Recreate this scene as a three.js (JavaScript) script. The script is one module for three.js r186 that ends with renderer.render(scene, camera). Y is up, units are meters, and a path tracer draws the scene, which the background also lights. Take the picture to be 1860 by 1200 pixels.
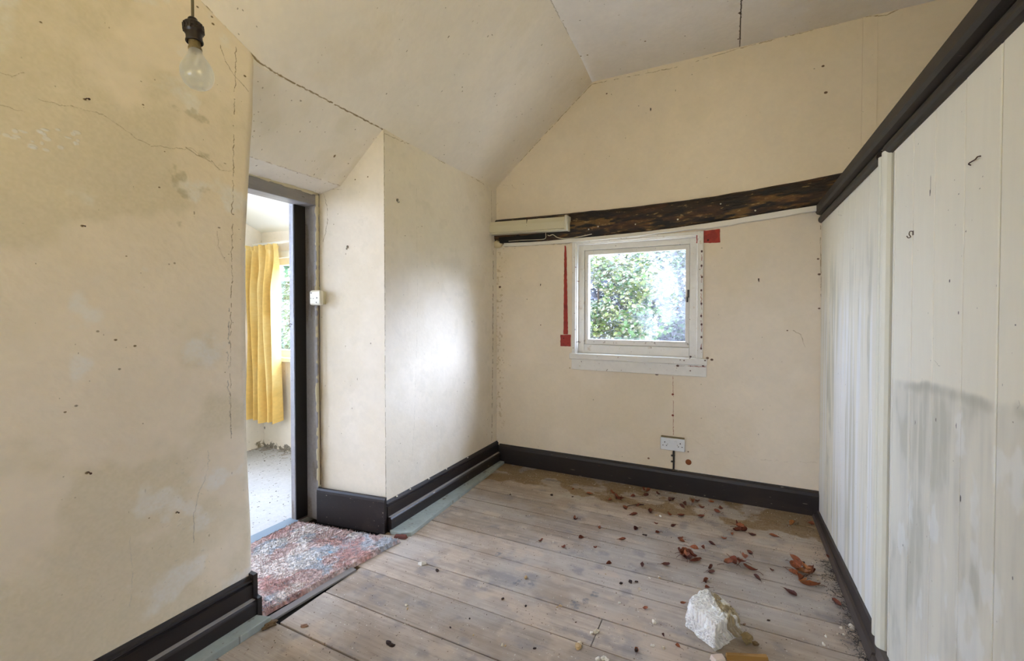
import * as THREE from 'three';
import { RoundedBoxGeometry } from 'three/addons/geometries/RoundedBoxGeometry.js';
import { mergeGeometries, mergeVertices, toCreasedNormals } from 'three/addons/utils/BufferGeometryUtils.js';
import { ConvexGeometry } from 'three/addons/geometries/ConvexGeometry.js';

// ------------------------------------------------------------------ camera, sky, exposure
const scene = new THREE.Scene();
const FOCAL = 801.15, CX = 935, CY = 581, YAW = 0.458554, PITCH = -0.0173886, EYE = 1.15;
const camera = new THREE.PerspectiveCamera(2 * Math.atan(600 / FOCAL) * 180 / Math.PI, 1860 / 1200, 0.05, 200);
camera.position.set(0, EYE, 0);
camera.rotation.order = 'YXZ';
camera.rotation.set(PITCH, YAW, 0);
camera.setViewOffset(1860, 1200, 930 - CX, 600 - CY, 1860, 1200);
camera.updateMatrixWorld(true);
scene.background = new THREE.Color(0.715, 0.885, 1.31);      // bright overcast sky, everywhere the same
scene.backgroundIntensity = 1.0;
// the bright patch of cloud round the hidden sun: high behind the window wall, to the right, very soft
const sun = new THREE.DirectionalLight(new THREE.Color(0.86, 0.95, 1.22), 1.7);
sun.position.set(9.5, 6.0, -11.5); sun.target.position.set(0, 0, -3); sun.castShadow = true; sun.shadow.radius = 42 / 0.53; sun.shadow.mapSize.set(2048, 2048);
Object.assign(sun.shadow.camera, { left: -9, right: 9, top: 9, bottom: -9, near: 0.5, far: 40 });
scene.add(sun, sun.target);
const renderer = new THREE.WebGLRenderer({ antialias: true });
renderer.toneMapping = THREE.LinearToneMapping;
renderer.toneMappingExposure = 14.0;
renderer.shadowMap.enabled = true;

// ------------------------------------------------------------------ helpers
const V = (x, y, z) => new THREE.Vector3(x, y, z);
const rng = (s) => () => { s |= 0; s = s + 0x6D2B79F5 | 0; let t = Math.imul(s ^ s >>> 15, 1 | s); t = t + Math.imul(t ^ t >>> 7, 61 | t) ^ t; return ((t ^ t >>> 14) >>> 0) / 4294967296; };
const clamp = (x, a = 0, b = 1) => Math.min(b, Math.max(a, x)), lerp = (a, b, t) => a + (b - a) * t;
const smooth = (a, b, x) => { const t = clamp((x - a) / (b - a)); return t * t * (3 - 2 * t); };
const hash = (x, y, s) => { let h = Math.imul(x, 374761393) ^ Math.imul(y, 668265263) ^ Math.imul(s, 2246822519); h = Math.imul(h ^ h >>> 13, 1274126177); return ((h ^ h >>> 16) >>> 0) / 4294967296; };
function noise(x, y, s = 0) {
  const ix = Math.floor(x), iy = Math.floor(y); let fx = x - ix, fy = y - iy; fx = fx * fx * (3 - 2 * fx); fy = fy * fy * (3 - 2 * fy);
  const a = hash(ix, iy, s), b = hash(ix + 1, iy, s), c = hash(ix, iy + 1, s), d = hash(ix + 1, iy + 1, s);
  return a + (b - a) * fx + (c - a) * fy + (a - b - c + d) * fx * fy;
}
const fbm = (x, y, s = 0, n = 4) => { let v = 0, a = 0.5, t = 0; for (let i = 0; i < n; i++) { v += a * noise(x, y, s + i * 17); t += a; a *= 0.5; x *= 2.03; y *= 2.03; } return v / t; };
// a pixel of the 1860x1200 frame -> the place on a known plane of the room where it was measured
const basis = [new THREE.Vector3(), new THREE.Vector3(), new THREE.Vector3()]; camera.matrixWorld.extractBasis(...basis);
const ray = (px, py) => V(0, 0, 0).addScaledVector(basis[0], (px - CX) / FOCAL).addScaledVector(basis[1], (CY - py) / FOCAL).addScaledVector(basis[2], -1);
const onX = (px, py, x) => { const d = ray(px, py); return d.multiplyScalar(x / d.x).add(camera.position); };
const onZ = (px, py, z) => { const d = ray(px, py); return d.multiplyScalar(z / d.z).add(camera.position); };
const onY = (px, py, y = 0) => { const d = ray(px, py); return d.multiplyScalar((y - EYE) / d.y).add(camera.position); };
const onPlane = (px, py, p, n) => { const d = ray(px, py); const t = p.clone().sub(camera.position).dot(n) / d.dot(n); return d.multiplyScalar(t).add(camera.position); };

const taken = {};
const numbered = (name) => { taken[name] = (taken[name] ?? -1) + 1; return taken[name] ? name + '_' + String(taken[name]).padStart(3, '0') : name; };
function mesh(name, geo, mat, parent) {
  const m = new THREE.Mesh(geo, mat); m.castShadow = m.receiveShadow = true;
  if (parent) { m.name = name; parent.add(m); } else { m.name = numbered(name); scene.add(m); }
  return m;
}
function group(name, pos = [0, 0, 0]) { const g = new THREE.Group(); g.name = numbered(name); g.position.set(...pos); scene.add(g); return g; }
const tag = (o, label, category, grp) => { o.userData = { ...o.userData, label, category }; if (grp) o.userData.group = grp; return o; };
const struct = (o, label) => { o.userData.kind = 'structure'; if (label) o.userData.label = label; return o; };
const stuff = (o, label, category) => { o.userData.kind = 'stuff'; if (label) o.userData.label = label; if (category) o.userData.category = category; return o; };
const box = (x0, x1, y0, y1, z0, z1, r = 0) => {
  const g = r ? new RoundedBoxGeometry(x1 - x0, y1 - y0, z1 - z0, 2, r) : new THREE.BoxGeometry(x1 - x0, y1 - y0, z1 - z0);
  g.translate((x0 + x1) / 2, (y0 + y1) / 2, (z0 + z1) / 2); return g;
};
function setUV(geo, f) {
  const p = geo.attributes.position, uv = new Float32Array(p.count * 2);
  for (let i = 0; i < p.count; i++) { const [u, v] = f(p.getX(i), p.getY(i), p.getZ(i)); uv[2 * i] = u; uv[2 * i + 1] = v; }
  geo.setAttribute('uv', new THREE.BufferAttribute(uv, 2)); return geo;
}
const bare = (g) => { g = g.index ? g.toNonIndexed() : g; for (const k of Object.keys(g.attributes)) if (!['position', 'normal', 'uv'].includes(k)) g.deleteAttribute(k); return g; };
const join = (list) => mergeGeometries(list.map(bare));
// a profile [[a, b], ...] in the xy plane, extruded along z from z0 to z1
function extrude(pts, z0, z1, bevel = 0) {
  const s = new THREE.Shape(pts.map(([a, b]) => new THREE.Vector2(a, b)));
  const g = new THREE.ExtrudeGeometry(s, { depth: z1 - z0, bevelEnabled: bevel > 0, bevelSize: bevel, bevelThickness: bevel, bevelSegments: 2, curveSegments: 8 });
  g.translate(0, 0, z0); return g;
}
// an outline in plan [[x, z], ...] raised from y0 to y1
function raise(pts, y0, y1) { const g = extrude(pts.map(([x, z]) => [x, -z]), y0, y1); g.rotateX(-Math.PI / 2); return g; }
const tube = (pts, r, seg = 24, rad = 6) => new THREE.TubeGeometry(new THREE.CatmullRomCurve3(pts), seg, r, rad, false);
const lathe = (pts, n = 32) => new THREE.LatheGeometry(pts.map(([r, y]) => new THREE.Vector2(r, y)), n);
// a surface from a grid of points f(i/nu, j/nv)
function grid(nu, nv, f) {
  const pos = [], idx = [], uv = [];
  for (let j = 0; j <= nv; j++) for (let i = 0; i <= nu; i++) { const p = f(i / nu, j / nv); pos.push(p.x, p.y, p.z); uv.push(i / nu, j / nv); }
  for (let j = 0; j < nv; j++) for (let i = 0; i < nu; i++) { const a = j * (nu + 1) + i, b = a + 1, c = a + nu + 1, d = c + 1; idx.push(a, b, d, a, d, c); }
  const g = new THREE.BufferGeometry(); g.setAttribute('position', new THREE.Float32BufferAttribute(pos, 3)); g.setAttribute('uv', new THREE.Float32BufferAttribute(uv, 2)); g.setIndex(idx); g.computeVertexNormals(); return g;
}
// a knobbly lump: a noise-pushed icosphere
function lump(seed, sx, sy, sz, rough = 0.25, detail = 2, flat = 0.5) {
  const g = mergeVertices(new THREE.IcosahedronGeometry(1, detail).deleteAttribute('normal').deleteAttribute('uv')), p = g.attributes.position, R = rng(seed), ox = R() * 50, oy = R() * 50;
  for (let i = 0; i < p.count; i++) {
    const x = p.getX(i), y = p.getY(i), z = p.getZ(i), k = 1 + rough * (2 * fbm(x * 1.7 + ox + z, y * 1.7 + oy - z * 0.7, seed, 3) - 1) * 1.6;
    p.setXYZ(i, x * k * sx, Math.max(-flat, y * k) * sy + flat * sy, z * k * sz);
  }
  return toCreasedNormals(g, 0.7);
}

// A sheet: the colour and relief of one surface, laid out in metres.
class Sheet {
  constructor(u0, v0, w, h, ppm, seed, base) {
    Object.assign(this, { u0, v0, w, h, seed }); this.W = Math.min(2048, Math.round(w * ppm)); this.H = Math.min(2048, Math.round(h * ppm)); this.ku = this.W / w; this.kv = this.H / h;
    const n = this.W * this.H; this.c = new Float32Array(n * 3); this.b = new Float32Array(n).fill(0.6); this.R = rng(seed);
    for (let i = 0; i < n; i++) { this.c[3 * i] = base[0]; this.c[3 * i + 1] = base[1]; this.c[3 * i + 2] = base[2]; }
  }
  each(f) { for (let j = 0; j < this.H; j++) for (let i = 0; i < this.W; i++) f(this.u0 + (i + 0.5) / this.ku, this.v0 + (j + 0.5) / this.kv, j * this.W + i); return this; }
  mul(k, a) { this.c[3 * k] *= a; this.c[3 * k + 1] *= a; this.c[3 * k + 2] *= a; }
  mix(k, col, a) { for (let q = 0; q < 3; q++) this.c[3 * k + q] += (col[q] - this.c[3 * k + q]) * a; }
  grain(scale, amp, relief = 0, n = 4, sx = 1, sy = 1) { return this.each((u, v, k) => { const q = fbm(u * scale * sx, v * scale * sy, this.seed + 3, n) - 0.5; this.mul(k, 1 + 2 * amp * q); this.b[k] += relief * 2 * q; }); }
  blotch(scale, col, level, alpha, s2 = 0, sx = 1, sy = 1, where) {
    return this.each((u, v, k) => { let q = fbm(u * scale * sx, v * scale * sy, this.seed + 100 + s2, 5); if (where) q += where(u, v); const a = smooth(level, level + 0.12, q) * (0.6 + 0.4 * noise(u * 160, v * 160, this.seed + s2)); if (a > 0) this.mix(k, col, a * alpha); });
  }
  dab(u, v, r, col, alpha, relief = 0, ry = r) {
    const i0 = Math.max(0, Math.floor((u - r - this.u0) * this.ku)), i1 = Math.min(this.W - 1, Math.ceil((u + r - this.u0) * this.ku)), j0 = Math.max(0, Math.floor((v - ry - this.v0) * this.kv)), j1 = Math.min(this.H - 1, Math.ceil((v + ry - this.v0) * this.kv));
    for (let j = j0; j <= j1; j++) for (let i = i0; i <= i1; i++) {
      const du = ((i + 0.5) / this.ku + this.u0 - u) / r, dv = ((j + 0.5) / this.kv + this.v0 - v) / ry, d = du * du + dv * dv; if (d > 1) continue;
      const a = Math.min(1, (1 - d) * 2.2), k = j * this.W + i; this.mix(k, col, a * alpha); this.b[k] = clamp(this.b[k] + relief * a * 0.5, 0.15, 0.95);
    }
    return this;
  }
  line(pts, width, col, alpha, relief = -0.3, jitter = 0.004, broken = 0) {
    const R = this.R;
    for (let q = 0; q + 1 < pts.length; q++) {
      const [a, b] = [pts[q], pts[q + 1]], len = Math.hypot(b[0] - a[0], b[1] - a[1]), n = Math.max(2, Math.ceil(len / 0.0012));
      for (let i = 0; i <= n; i++) {
        const t = i / n, u = lerp(a[0], b[0], t), v = lerp(a[1], b[1], t), s = this.seed + q;
        if (broken && noise(u * 40 + v * 37, v * 31, s) < broken) continue;
        this.dab(u + jitter * (fbm(v * 60 + u * 45, u * 20, s, 3) - 0.5) * 2, v + jitter * (fbm(u * 60 - v * 45, v * 20, s + 9, 3) - 0.5) * 2, width * 0.62 * (0.55 + 0.9 * noise(u * 70, v * 70, s)), col, alpha * 0.52 * (0.6 + 0.4 * R()), relief * 0.12);
      }
    }
    return this;
  }
  specks(n, r0, r1, cols, alpha = 0.8, where) {
    for (let i = 0; i < n; i++) { const u = this.u0 + this.R() * this.w, v = this.v0 + this.R() * this.h, r = lerp(r0, r1, this.R() ** 3), c = cols[Math.floor(this.R() * cols.length)], e = 0.5 + this.R(); if (!where || where(u, v)) this.dab(u, v, r * e, c, alpha, 0, r / e); }
    return this;
  }
  maps(useBump = true) {
    const n = this.W * this.H, a = new Uint8Array(n * 4), b = useBump && new Uint8Array(n * 4);
    for (let i = 0; i < n; i++) { for (let q = 0; q < 3; q++) { a[4 * i + q] = clamp(this.c[3 * i + q]) * 255; if (b) b[4 * i + q] = clamp(this.b[i]) * 255; } a[4 * i + 3] = 255; if (b) b[4 * i + 3] = 255; }
    const t = (d) => { const x = new THREE.DataTexture(d, this.W, this.H); x.magFilter = THREE.LinearFilter; x.minFilter = THREE.LinearFilter; x.needsUpdate = true; return x; };
    const map = t(a); map.colorSpace = THREE.SRGBColorSpace; this.c = null; const out = { map }; if (b) out.bumpMap = t(b); return out;
  }
  uv(u, v) { return [(u - this.u0) / this.w, (v - this.v0) / this.h]; }
  mat(o = {}, useBump = true) { return new THREE.MeshStandardMaterial({ roughness: 0.85, bumpScale: 0.003, ...this.maps(useBump), ...o }); }
}
const std = (color, roughness = 0.7, o = {}) => new THREE.MeshStandardMaterial({ color, roughness, ...o });

// ------------------------------------------------------------------ measures of the room (metres; the camera stands over x = z = 0 and looks towards -z)
const WX = -1.63, WZ = -2.985, RX = 0.445, CEIL = 2.735, EAVE = 2.09, REAR = 1.75, THICK = 0.3;
const SPLAY = V(-0.991, 0, 0.13), SPLAY0 = V(WX, 0, -1.765), SPLAYN = V(0.13, 0, 0.991);
const onSplay = (px, py) => onPlane(px, py, SPLAY0, SPLAYN);
const CREAM = [0.915, 0.855, 0.76], CREAM2 = [0.93, 0.885, 0.81];
const crackCol = [0.50, 0.41, 0.26], dirtCol = [0.42, 0.33, 0.19], mould = [0.55, 0.50, 0.38];
const plaster = (s) => s.grain(0.9, 0.02, 0.10, 3).grain(9, 0.018, 0.12, 4).grain(55, 0.012, 0.10, 3).blotch(2.2, [0.86, 0.79, 0.65], 0.56, 0.22, 1).blotch(5, [0.86, 0.81, 0.70], 0.62, 0.2, 2).specks(160, 0.0012, 0.004, [[0.5, 0.42, 0.3], [0.62, 0.55, 0.42], [0.35, 0.29, 0.2]], 0.6);

const eaveAt = (z) => { const d = z + 1.10; return Math.min(2.6, EAVE + 0.27 * (d + Math.sqrt(d * d + 0.0012))); };   // the eaves rise towards the camera
// ---- near left wall
{
  const s = new Sheet(-1.15, 0, 1.35, 2.6, 700, 11, CREAM); const P = (list) => list.map(([x, y]) => { const p = onX(x, y, WX); return [p.z, p.y]; });
  plaster(s);
  s.blotch(3.2, [0.80, 0.75, 0.62], 0.50, 0.5, 5).blotch(7, [0.92, 0.91, 0.89], 0.63, 0.6, 6);
  s.blotch(16, [0.68, 0.63, 0.48], 0.60, 0.5, 8, 1, 1, (u, v) => -Math.hypot(u - P([[345, 310]])[0][0], (v - P([[345, 310]])[0][1]) * 0.7) * 1.6 + 0.12);
  s.line(P([[70, 182], [130, 192], [190, 208], [240, 245], [275, 264], [335, 271], [345, 268], [372, 284], [398, 306], [424, 313]]), 0.0018, crackCol, 0.55, -0.35, 0.006);
  s.line(P([[340, 268], [362, 282], [385, 292], [398, 306]]), 0.003, crackCol, 0.5, -0.4, 0.005);
  s.line(P([[0, 130], [20, 138], [45, 131]]), 0.0016, crackCol, 0.7).line(P([[0, 190], [45, 203]]), 0.0015, crackCol, 0.6);
  s.line(P([[428, 85], [428, 130], [425, 190], [424, 260], [422, 400], [421, 520], [418, 640], [420, 795]]), 0.0024, dirtCol, 0.7, -0.35, 0.006, 0.3);
  s.line(P([[416, 560], [413, 640], [416, 720], [419, 790]]), 0.003, [0.55, 0.52, 0.47], 0.6, -0.35, 0.008, 0.35);
  s.line(P([[400, 80], [410, 110], [425, 135], [452, 166]]), 0.0018, dirtCol, 0.8, -0.3, 0.004);
  s.line(P([[395, 420], [398, 450], [412, 475]]), 0.0016, crackCol, 0.6).line(P([[358, 900], [352, 930], [350, 985]]), 0.002, [0.6, 0.57, 0.52], 0.8, -0.4).line(P([[380, 815], [372, 870], [360, 900]]), 0.002, [0.7, 0.68, 0.62], 0.7, -0.4, 0.01);
  s.line(P([[235, 975], [240, 1040], [235, 1100]]), 0.0016, [0.72, 0.7, 0.64], 0.7, -0.3);
  for (const [x, y, r] of [[155, 180, 4], [150, 410, 4], [290, 340, 3], [158, 858, 5], [118, 748, 3], [320, 930, 4], [230, 465, 2], [75, 40, 3], [360, 12, 4], [386, 30, 4], [388, 43, 5], [445, 138, 5], [270, 940, 2], [380, 1085, 3], [210, 617, 4], [245, 628, 4], [261, 190, 3], [300, 275, 2]]) { const [u, v] = P([[x, y]])[0]; s.dab(u, v, r * 0.0011, dirtCol, 0.85, -0.2, r * 0.0008); }
  for (let i = 0; i < 70; i++) { const [u, v] = P([[290 + 90 * s.R(), 830 + 230 * s.R()]])[0]; s.line([[u, v], [u + 0.02 * (s.R() - 0.5), v + 0.012 * (s.R() - 0.5)]], 0.0014, [0.66, 0.64, 0.58], 0.6, 0.25, 0.004); }
  for (let i = 0; i < 26; i++) { const [u, v] = P([[(i % 2 ? 60 : 10) + 90 * s.R(), 235 + 40 * s.R()]])[0]; s.dab(u, v, 0.003 + 0.008 * s.R(), [0.90, 0.89, 0.88], 0.55, 0.2, 0.003 + 0.004 * s.R()); }
  const m = s.mat({ bumpScale: 0.006 });
  const topY = (z) => eaveAt(z) + 0.012;
  const tip = (y) => 0.013 * smooth(0.7, 0.2, y) + 0.041 * smooth(1.3, 2.1, y);
  const path = [[WX, REAR + 0.1], [WX, 0.2]]; for (let i = 0; i <= 24; i++) path.push([WX, lerp(0.15, -1.01, i / 24)]);
  for (let i = 1; i <= 6; i++) { const a = i / 6 * Math.PI / 2; path.push([WX - 0.035 * (1 - Math.cos(a)), -1.01 - 0.035 * Math.sin(a)]); }
  path.push([-1.80, -1.02], [-2.06, -0.95], [-2.06, -0.86], [-2.30, -0.86]);
  const N = path.length - 1, bulge = (y) => 0.011 * Math.cos((y - 0.35) * 1.9);
  const g = grid(N, 40, (a, b) => {
    const [x, z] = path[Math.round(a * N)], y = b * (topY(z) + 0.02), near = smooth(0.35, -0.9, z) * (x > -2 ? 1 : 0), k = near * (bulge(y) + 0.006 * (fbm(y * 2.2, z * 2, 5, 2) - 0.5));
    const tipping = smooth(-0.9, -1.02, z);
    return V(x + k * 0.35 * (1 - tipping), y, z - tip(y) * tipping - 0.003 * tipping * noise(y * 9, 2));
  });
  setUV(g, (x, y, z) => s.uv(x < WX - 0.04 ? -1.05 - 0.1 * clamp((WX - x) / 0.6) : z, y));
  const back = raise([[-2.30, REAR + 0.1], [WX - 0.06, REAR + 0.1], [WX - 0.06, -0.93], [-2.0, -0.88], [-2.06, -0.86], [-2.30, -0.86]], 0, 2.08);
  const w = struct(mesh('wall_left', g, m), 'cracked cream plaster wall with a rounded end beside the doorway');
  mesh('wall_core', back, std(0xd8cfb8, 0.9), w);
}
// ---- chimney-breast-like wall beyond the doorway: long face and splayed reveal
const FAR_SHEET_SPLIT = -1.765;
{
  const s = new Sheet(-3.0, 0, 1.75, 2.12, 560, 23, CREAM2); // u: z along the long face, then the splay unrolled to u = -1.765 .. -1.27
  const P = (l) => l.map(([x, y]) => { const p = onX(x, y, WX); return [p.z, p.y]; }), Q = (l) => l.map(([x, y]) => { const p = onSplay(x, y); return [-1.765 + Math.hypot(p.x - WX, p.z + 1.765), p.y]; });
  plaster(s);
  s.line([[-1.768, 0.17], [-1.768, 2.1]], 0.0028, dirtCol, 0.6, -0.3, 0.003, 0.25).line(P([[758, 300], [758, 560], [752, 760], [746, 860]]), 0.0018, [0.62, 0.58, 0.48], 0.55, -0.3, 0.004, 0.35);
  s.line(P([[893, 345], [894, 460]]), 0.003, crackCol, 0.7).line(P([[896, 455], [895, 620], [893, 800]]), 0.005, dirtCol, 0.8, -0.2, 0.007, 0.35);
  s.line(P([[698, 242], [735, 258], [770, 266], [800, 292], [840, 308], [880, 335]]), 0.003, crackCol, 0.6, -0.3, 0.006, 0.3);
  s.line(Q([[588, 352], [594, 375], [595, 400], [592, 420], [587, 440]]), 0.0022, dirtCol, 0.85, -0.5, 0.006);
  s.line(Q([[596, 342], [620, 345]]), 0.002, crackCol, 0.6);
  for (const [x, y] of [[645, 326], [668, 321]]) { const [u, v] = Q([[x, y]])[0]; s.dab(u, v, 0.004, dirtCol, 0.9); }
  s.blotch(14, [0.87, 0.83, 0.75], 0.64, 0.35, 3);
  const m = s.mat({ bumpScale: 0.004 });
  const H = EAVE + 0.02, c = [];
  const face = grid(28, 24, (a, b) => { const z = lerp(-2.99, -1.765, a), y = b * H; return V(WX + 0.008 * Math.sin(y * 2.1 + 0.4) * Math.sin(a * Math.PI) + 0.006 * (fbm(z * 2, y * 1.6, 7, 2) - 0.5), y, z); });
  setUV(face, (x, y, z) => s.uv(z, y));
  const reveal = grid(12, 24, (a, b) => { const L = 0.57 * a; return V(WX + SPLAY.x * L, b * H, -1.765 + SPLAY.z * L); }); setUV(reveal, (x, y) => s.uv(-1.765 + Math.abs(x - WX) / 0.991, y));
  const w = struct(mesh('wall_left_far', face, m), 'pale plaster wall between the doorway and the window wall'); mesh('reveal', reveal, m, w);
  mesh('wall_core', raise([[WX - 0.012, -3.2], [WX - 0.012, -1.775], [WX - 0.582, -1.70], [WX - 0.582, -3.2]], 0, H), std(0xd8cfb8, 0.9), w);
}
// ---- back wall with the window opening
const WIN = { x0: -1.0, x1: -0.19, y0: 0.86, y1: 1.648 };
{
  const s = new Sheet(-1.70, 0, 2.6, 2.76, 480, 37, CREAM); const P = (l) => l.map(([x, y]) => { const p = onZ(x, y, WZ); return [p.x, p.y]; });
  plaster(s);
  s.line(P([[1222, 676], [1223, 720], [1223, 790]]), 0.0026, [0.50, 0.20, 0.10], 0.85, -0.1, 0.002, 0.2);
  for (const y of [716, 754]) { const [u, v] = P([[1222, y]])[0]; s.dab(u, v, 0.008, [0.42, 0.14, 0.08], 0.9, 0, 0.007); }
  for (const [x, y, r] of [[1193, 679, 8], [1293, 653, 6], [1285, 650, 6], [1258, 676, 5], [908, 521, 7], [982, 590, 3], [1178, 832, 5], [1250, 820, 3], [1495, 120, 5], [1500, 168, 6], [1102, 170, 4], [1160, 192, 2], [1190, 84, 2], [1430, 600, 3], [1488, 560, 4], [1488, 498, 5], [1486, 470, 4]]) { const [u, v] = P([[x, y]])[0]; s.dab(u, v, r * 0.0016, [0.34, 0.22, 0.13], 0.85, -0.1, r * 0.0012); }
  s.line(P([[1440, 600], [1455, 608], [1462, 630]]), 0.0022, [0.55, 0.45, 0.30], 0.8).line(P([[1240, 785], [1300, 825], [1372, 834]]), 0.0018, [0.7, 0.62, 0.5], 0.5, -0.1, 0.01, 0.5).line(P([[1372, 834], [1430, 838], [1490, 840]]), 0.0018, [0.7, 0.62, 0.5], 0.6, -0.1, 0.01, 0.35);
  s.line(P([[1075, 153], [900, 340]]), 0.004, crackCol, 0.55, -0.2, 0.004, 0.25).line(P([[1075, 153], [1230, 122], [1345, 87], [1430, 66], [1565, 32]]), 0.0035, crackCol, 0.5, -0.2, 0.004, 0.35).line(P([[1565, 32], [1610, 28], [1650, 8]]), 0.004, [0.55, 0.45, 0.28], 0.7);
  s.line(P([[898, 345], [899, 400]]), 0.003, crackCol, 0.7).line(P([[900, 448], [899, 560], [897, 680], [898, 804]]), 0.006, dirtCol, 0.8, -0.2, 0.008, 0.3).line(P([[905, 449], [960, 446], [1040, 442]]), 0.003, crackCol, 0.6, -0.2, 0.004, 0.3);
  s.line(P([[912, 336], [930, 338], [937, 344], [940, 338]]), 0.0015, crackCol, 0.5).line(P([[1490, 385], [1492, 560], [1493, 890]]), 0.003, crackCol, 0.6, -0.2, 0.003, 0.25);
  s.blotch(60, [0.62, 0.50, 0.30], 0.64, 0.4, 9, 1, 1, (u, v) => -0.2 + 0.25 * smooth(0.14, 0.0, Math.abs(u + 1.62)) * (v < 1.75 ? 1 : 0.3)); // dirt specks creeping out of the corner
  for (const [x, y, r] of [[975, 440, 5], [1035, 668, 3]]) { const [u, v] = P([[x, y]])[0]; s.dab(u, v, r * 0.002, [0.6, 0.5, 0.3], 0.5); }
  const m = s.mat({ bumpScale: 0.004 });
  const shape = new THREE.Shape([[-1.72, 0], [1.75, 0], [1.75, 2.80], [-1.72, 2.80]].map((p) => new THREE.Vector2(...p)));
  shape.holes.push(new THREE.Path([[WIN.x0, WIN.y0], [WIN.x0, WIN.y1], [WIN.x1, WIN.y1], [WIN.x1, WIN.y0]].map((p) => new THREE.Vector2(...p))));
  const g = new THREE.ExtrudeGeometry(shape, { depth: THICK, bevelEnabled: false }); g.translate(0, 0, WZ - THICK); setUV(g, (x, y) => s.uv(x, y));
  const w = struct(mesh('wall_back', g, m), 'cream plaster wall with the small window and a timber beam across it');
  // the flat pilaster strip above the partition, a nailing strip covered with the same paint
  mesh('cover_strip', setUV(box(0.617, 0.682, 1.7, 2.735, WZ, WZ + 0.006, 0.002), (x, y) => s.uv(x, y)), m, w);
}
// ---- ceilings
{
  const s = new Sheet(-1.7, -3.0, 1.0, 2.4, 420, 41, [0.94, 0.90, 0.84]); plaster(s); s.line([[-1.636, -0.8], [-1.634, -1.77]], 0.0045, crackCol, 0.9, -0.3, 0.003, 0.15);
  const ridgeX = (z) => lerp(-0.885, -0.832, clamp((z + 2.985) / 0.9)) + 0.01 * Math.sin(z * 4), eave = eaveAt;
  const g = grid(24, 80, (a, b) => { const z = lerp(REAR, -2.99, b), x = lerp(-1.645, ridgeX(z), a), y = lerp(eave(z), CEIL - 0.006, a); return V(x, y - 0.012 * Math.sin(a * Math.PI) * Math.sin(z * 2.4), z); });
  setUV(g, (x, y, z) => s.uv(x, z));
  const m = s.mat({ bumpScale: 0.004, side: THREE.DoubleSide }); const slope = struct(mesh('ceiling_sloped', g, m), 'sloping cream plaster ceiling over the doorway side');
  mesh('ceiling_core', extrude([[-2.4, 2.62], [-1.66, 2.62], [-0.85, 2.78], [-0.85, 3.0], [-2.4, 3.0]], -3.28, REAR + 0.3), std(0xd8d0c0, 0.9), slope);
  // roof slab closing the eaves over the doorway recess and the far room
  mesh('roof_slab', box(-4.0, -0.8, 2.95, 3.1, -3.3, REAR + 0.4), std(0xb8b0a0, 0.9), slope);
  const f = new Sheet(-0.9, -3.0, 2.6, 1.6, 380, 43, [0.95, 0.92, 0.885]); plaster(f);
  f.line([[0.027, -2.99], [0.024, -2.8], [0.029, -2.6], [0.026, -2.3], [0.028, -1.5]], 0.004, [0.3, 0.2, 0.12], 0.8, -0.4, 0.004, 0.15);
  for (let i = 0; i < 14; i++) f.dab(0.026 + (f.R() - 0.5) * 0.016, -2.95 + f.R() * 0.8, 0.002 + 0.005 * f.R(), [0.3, 0.2, 0.12], 0.85);
  f.line([[-0.885, -2.98], [-0.87, -2.7], [-0.85, -2.4], [-0.835, -2.0]], 0.003, crackCol, 0.5, -0.2, 0.004, 0.3);
  for (const [x, y] of [[1172, 75], [1055, 102], [1067, 100]]) { const p = onY(x, y, CEIL); f.dab(p.x, p.z, 0.006, crackCol, 0.8); }
  const fm = f.mat({ bumpScale: 0.004 });
  const ce = struct(mesh('ceiling', setUV(box(0.0295, 1.75, CEIL, CEIL + 0.05, -3.28, REAR + 0.3), (x, y, z) => f.uv(x, z)), fm), 'flat white plastered ceiling with an open joint');
  mesh('ceiling_panel', setUV(box(-0.92, 0.0255, CEIL, CEIL + 0.05, -3.28, REAR + 0.3), (x, y, z) => f.uv(x, z)), fm, ce);
  mesh('roof_slab', box(-0.95, 1.8, CEIL + 0.05, CEIL + 0.2, -3.3, REAR + 0.4), std(0x6b6255, 0.9), ce);
}
// ---- recess over the doorway: soffit falling to the door head
{
  const s = new Sheet(-2.12, -1.85, 0.55, 1.0, 420, 47, [0.94, 0.90, 0.84]); plaster(s);
  s.line([[-1.632, -1.77], [-1.904, -1.735]], 0.003, [0.62, 0.42, 0.32], 0.6, -0.2, 0.004, 0.2).line([[-1.906, -1.0], [-1.904, -1.77]], 0.003, [0.6, 0.5, 0.4], 0.5, -0.2, 0.003, 0.3);
  s.blotch(9, [0.88, 0.84, 0.75], 0.57, 0.35, 4); s.dab(-1.8, -1.6, 0.006, dirtCol, 0.8);
  const g = extrude([[-1.640, 2.094], [-1.904, 1.832], [-2.062, 1.795], [-2.205, 1.80], [-2.205, 2.7], [-1.640, 2.7]], -1.80, -0.84); setUV(g, (x, y, z) => s.uv(x, z));
  struct(mesh('ceiling_recess', g, s.mat({ bumpScale: 0.004 })), 'sloping plaster soffit above the doorway recess');
}
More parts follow.
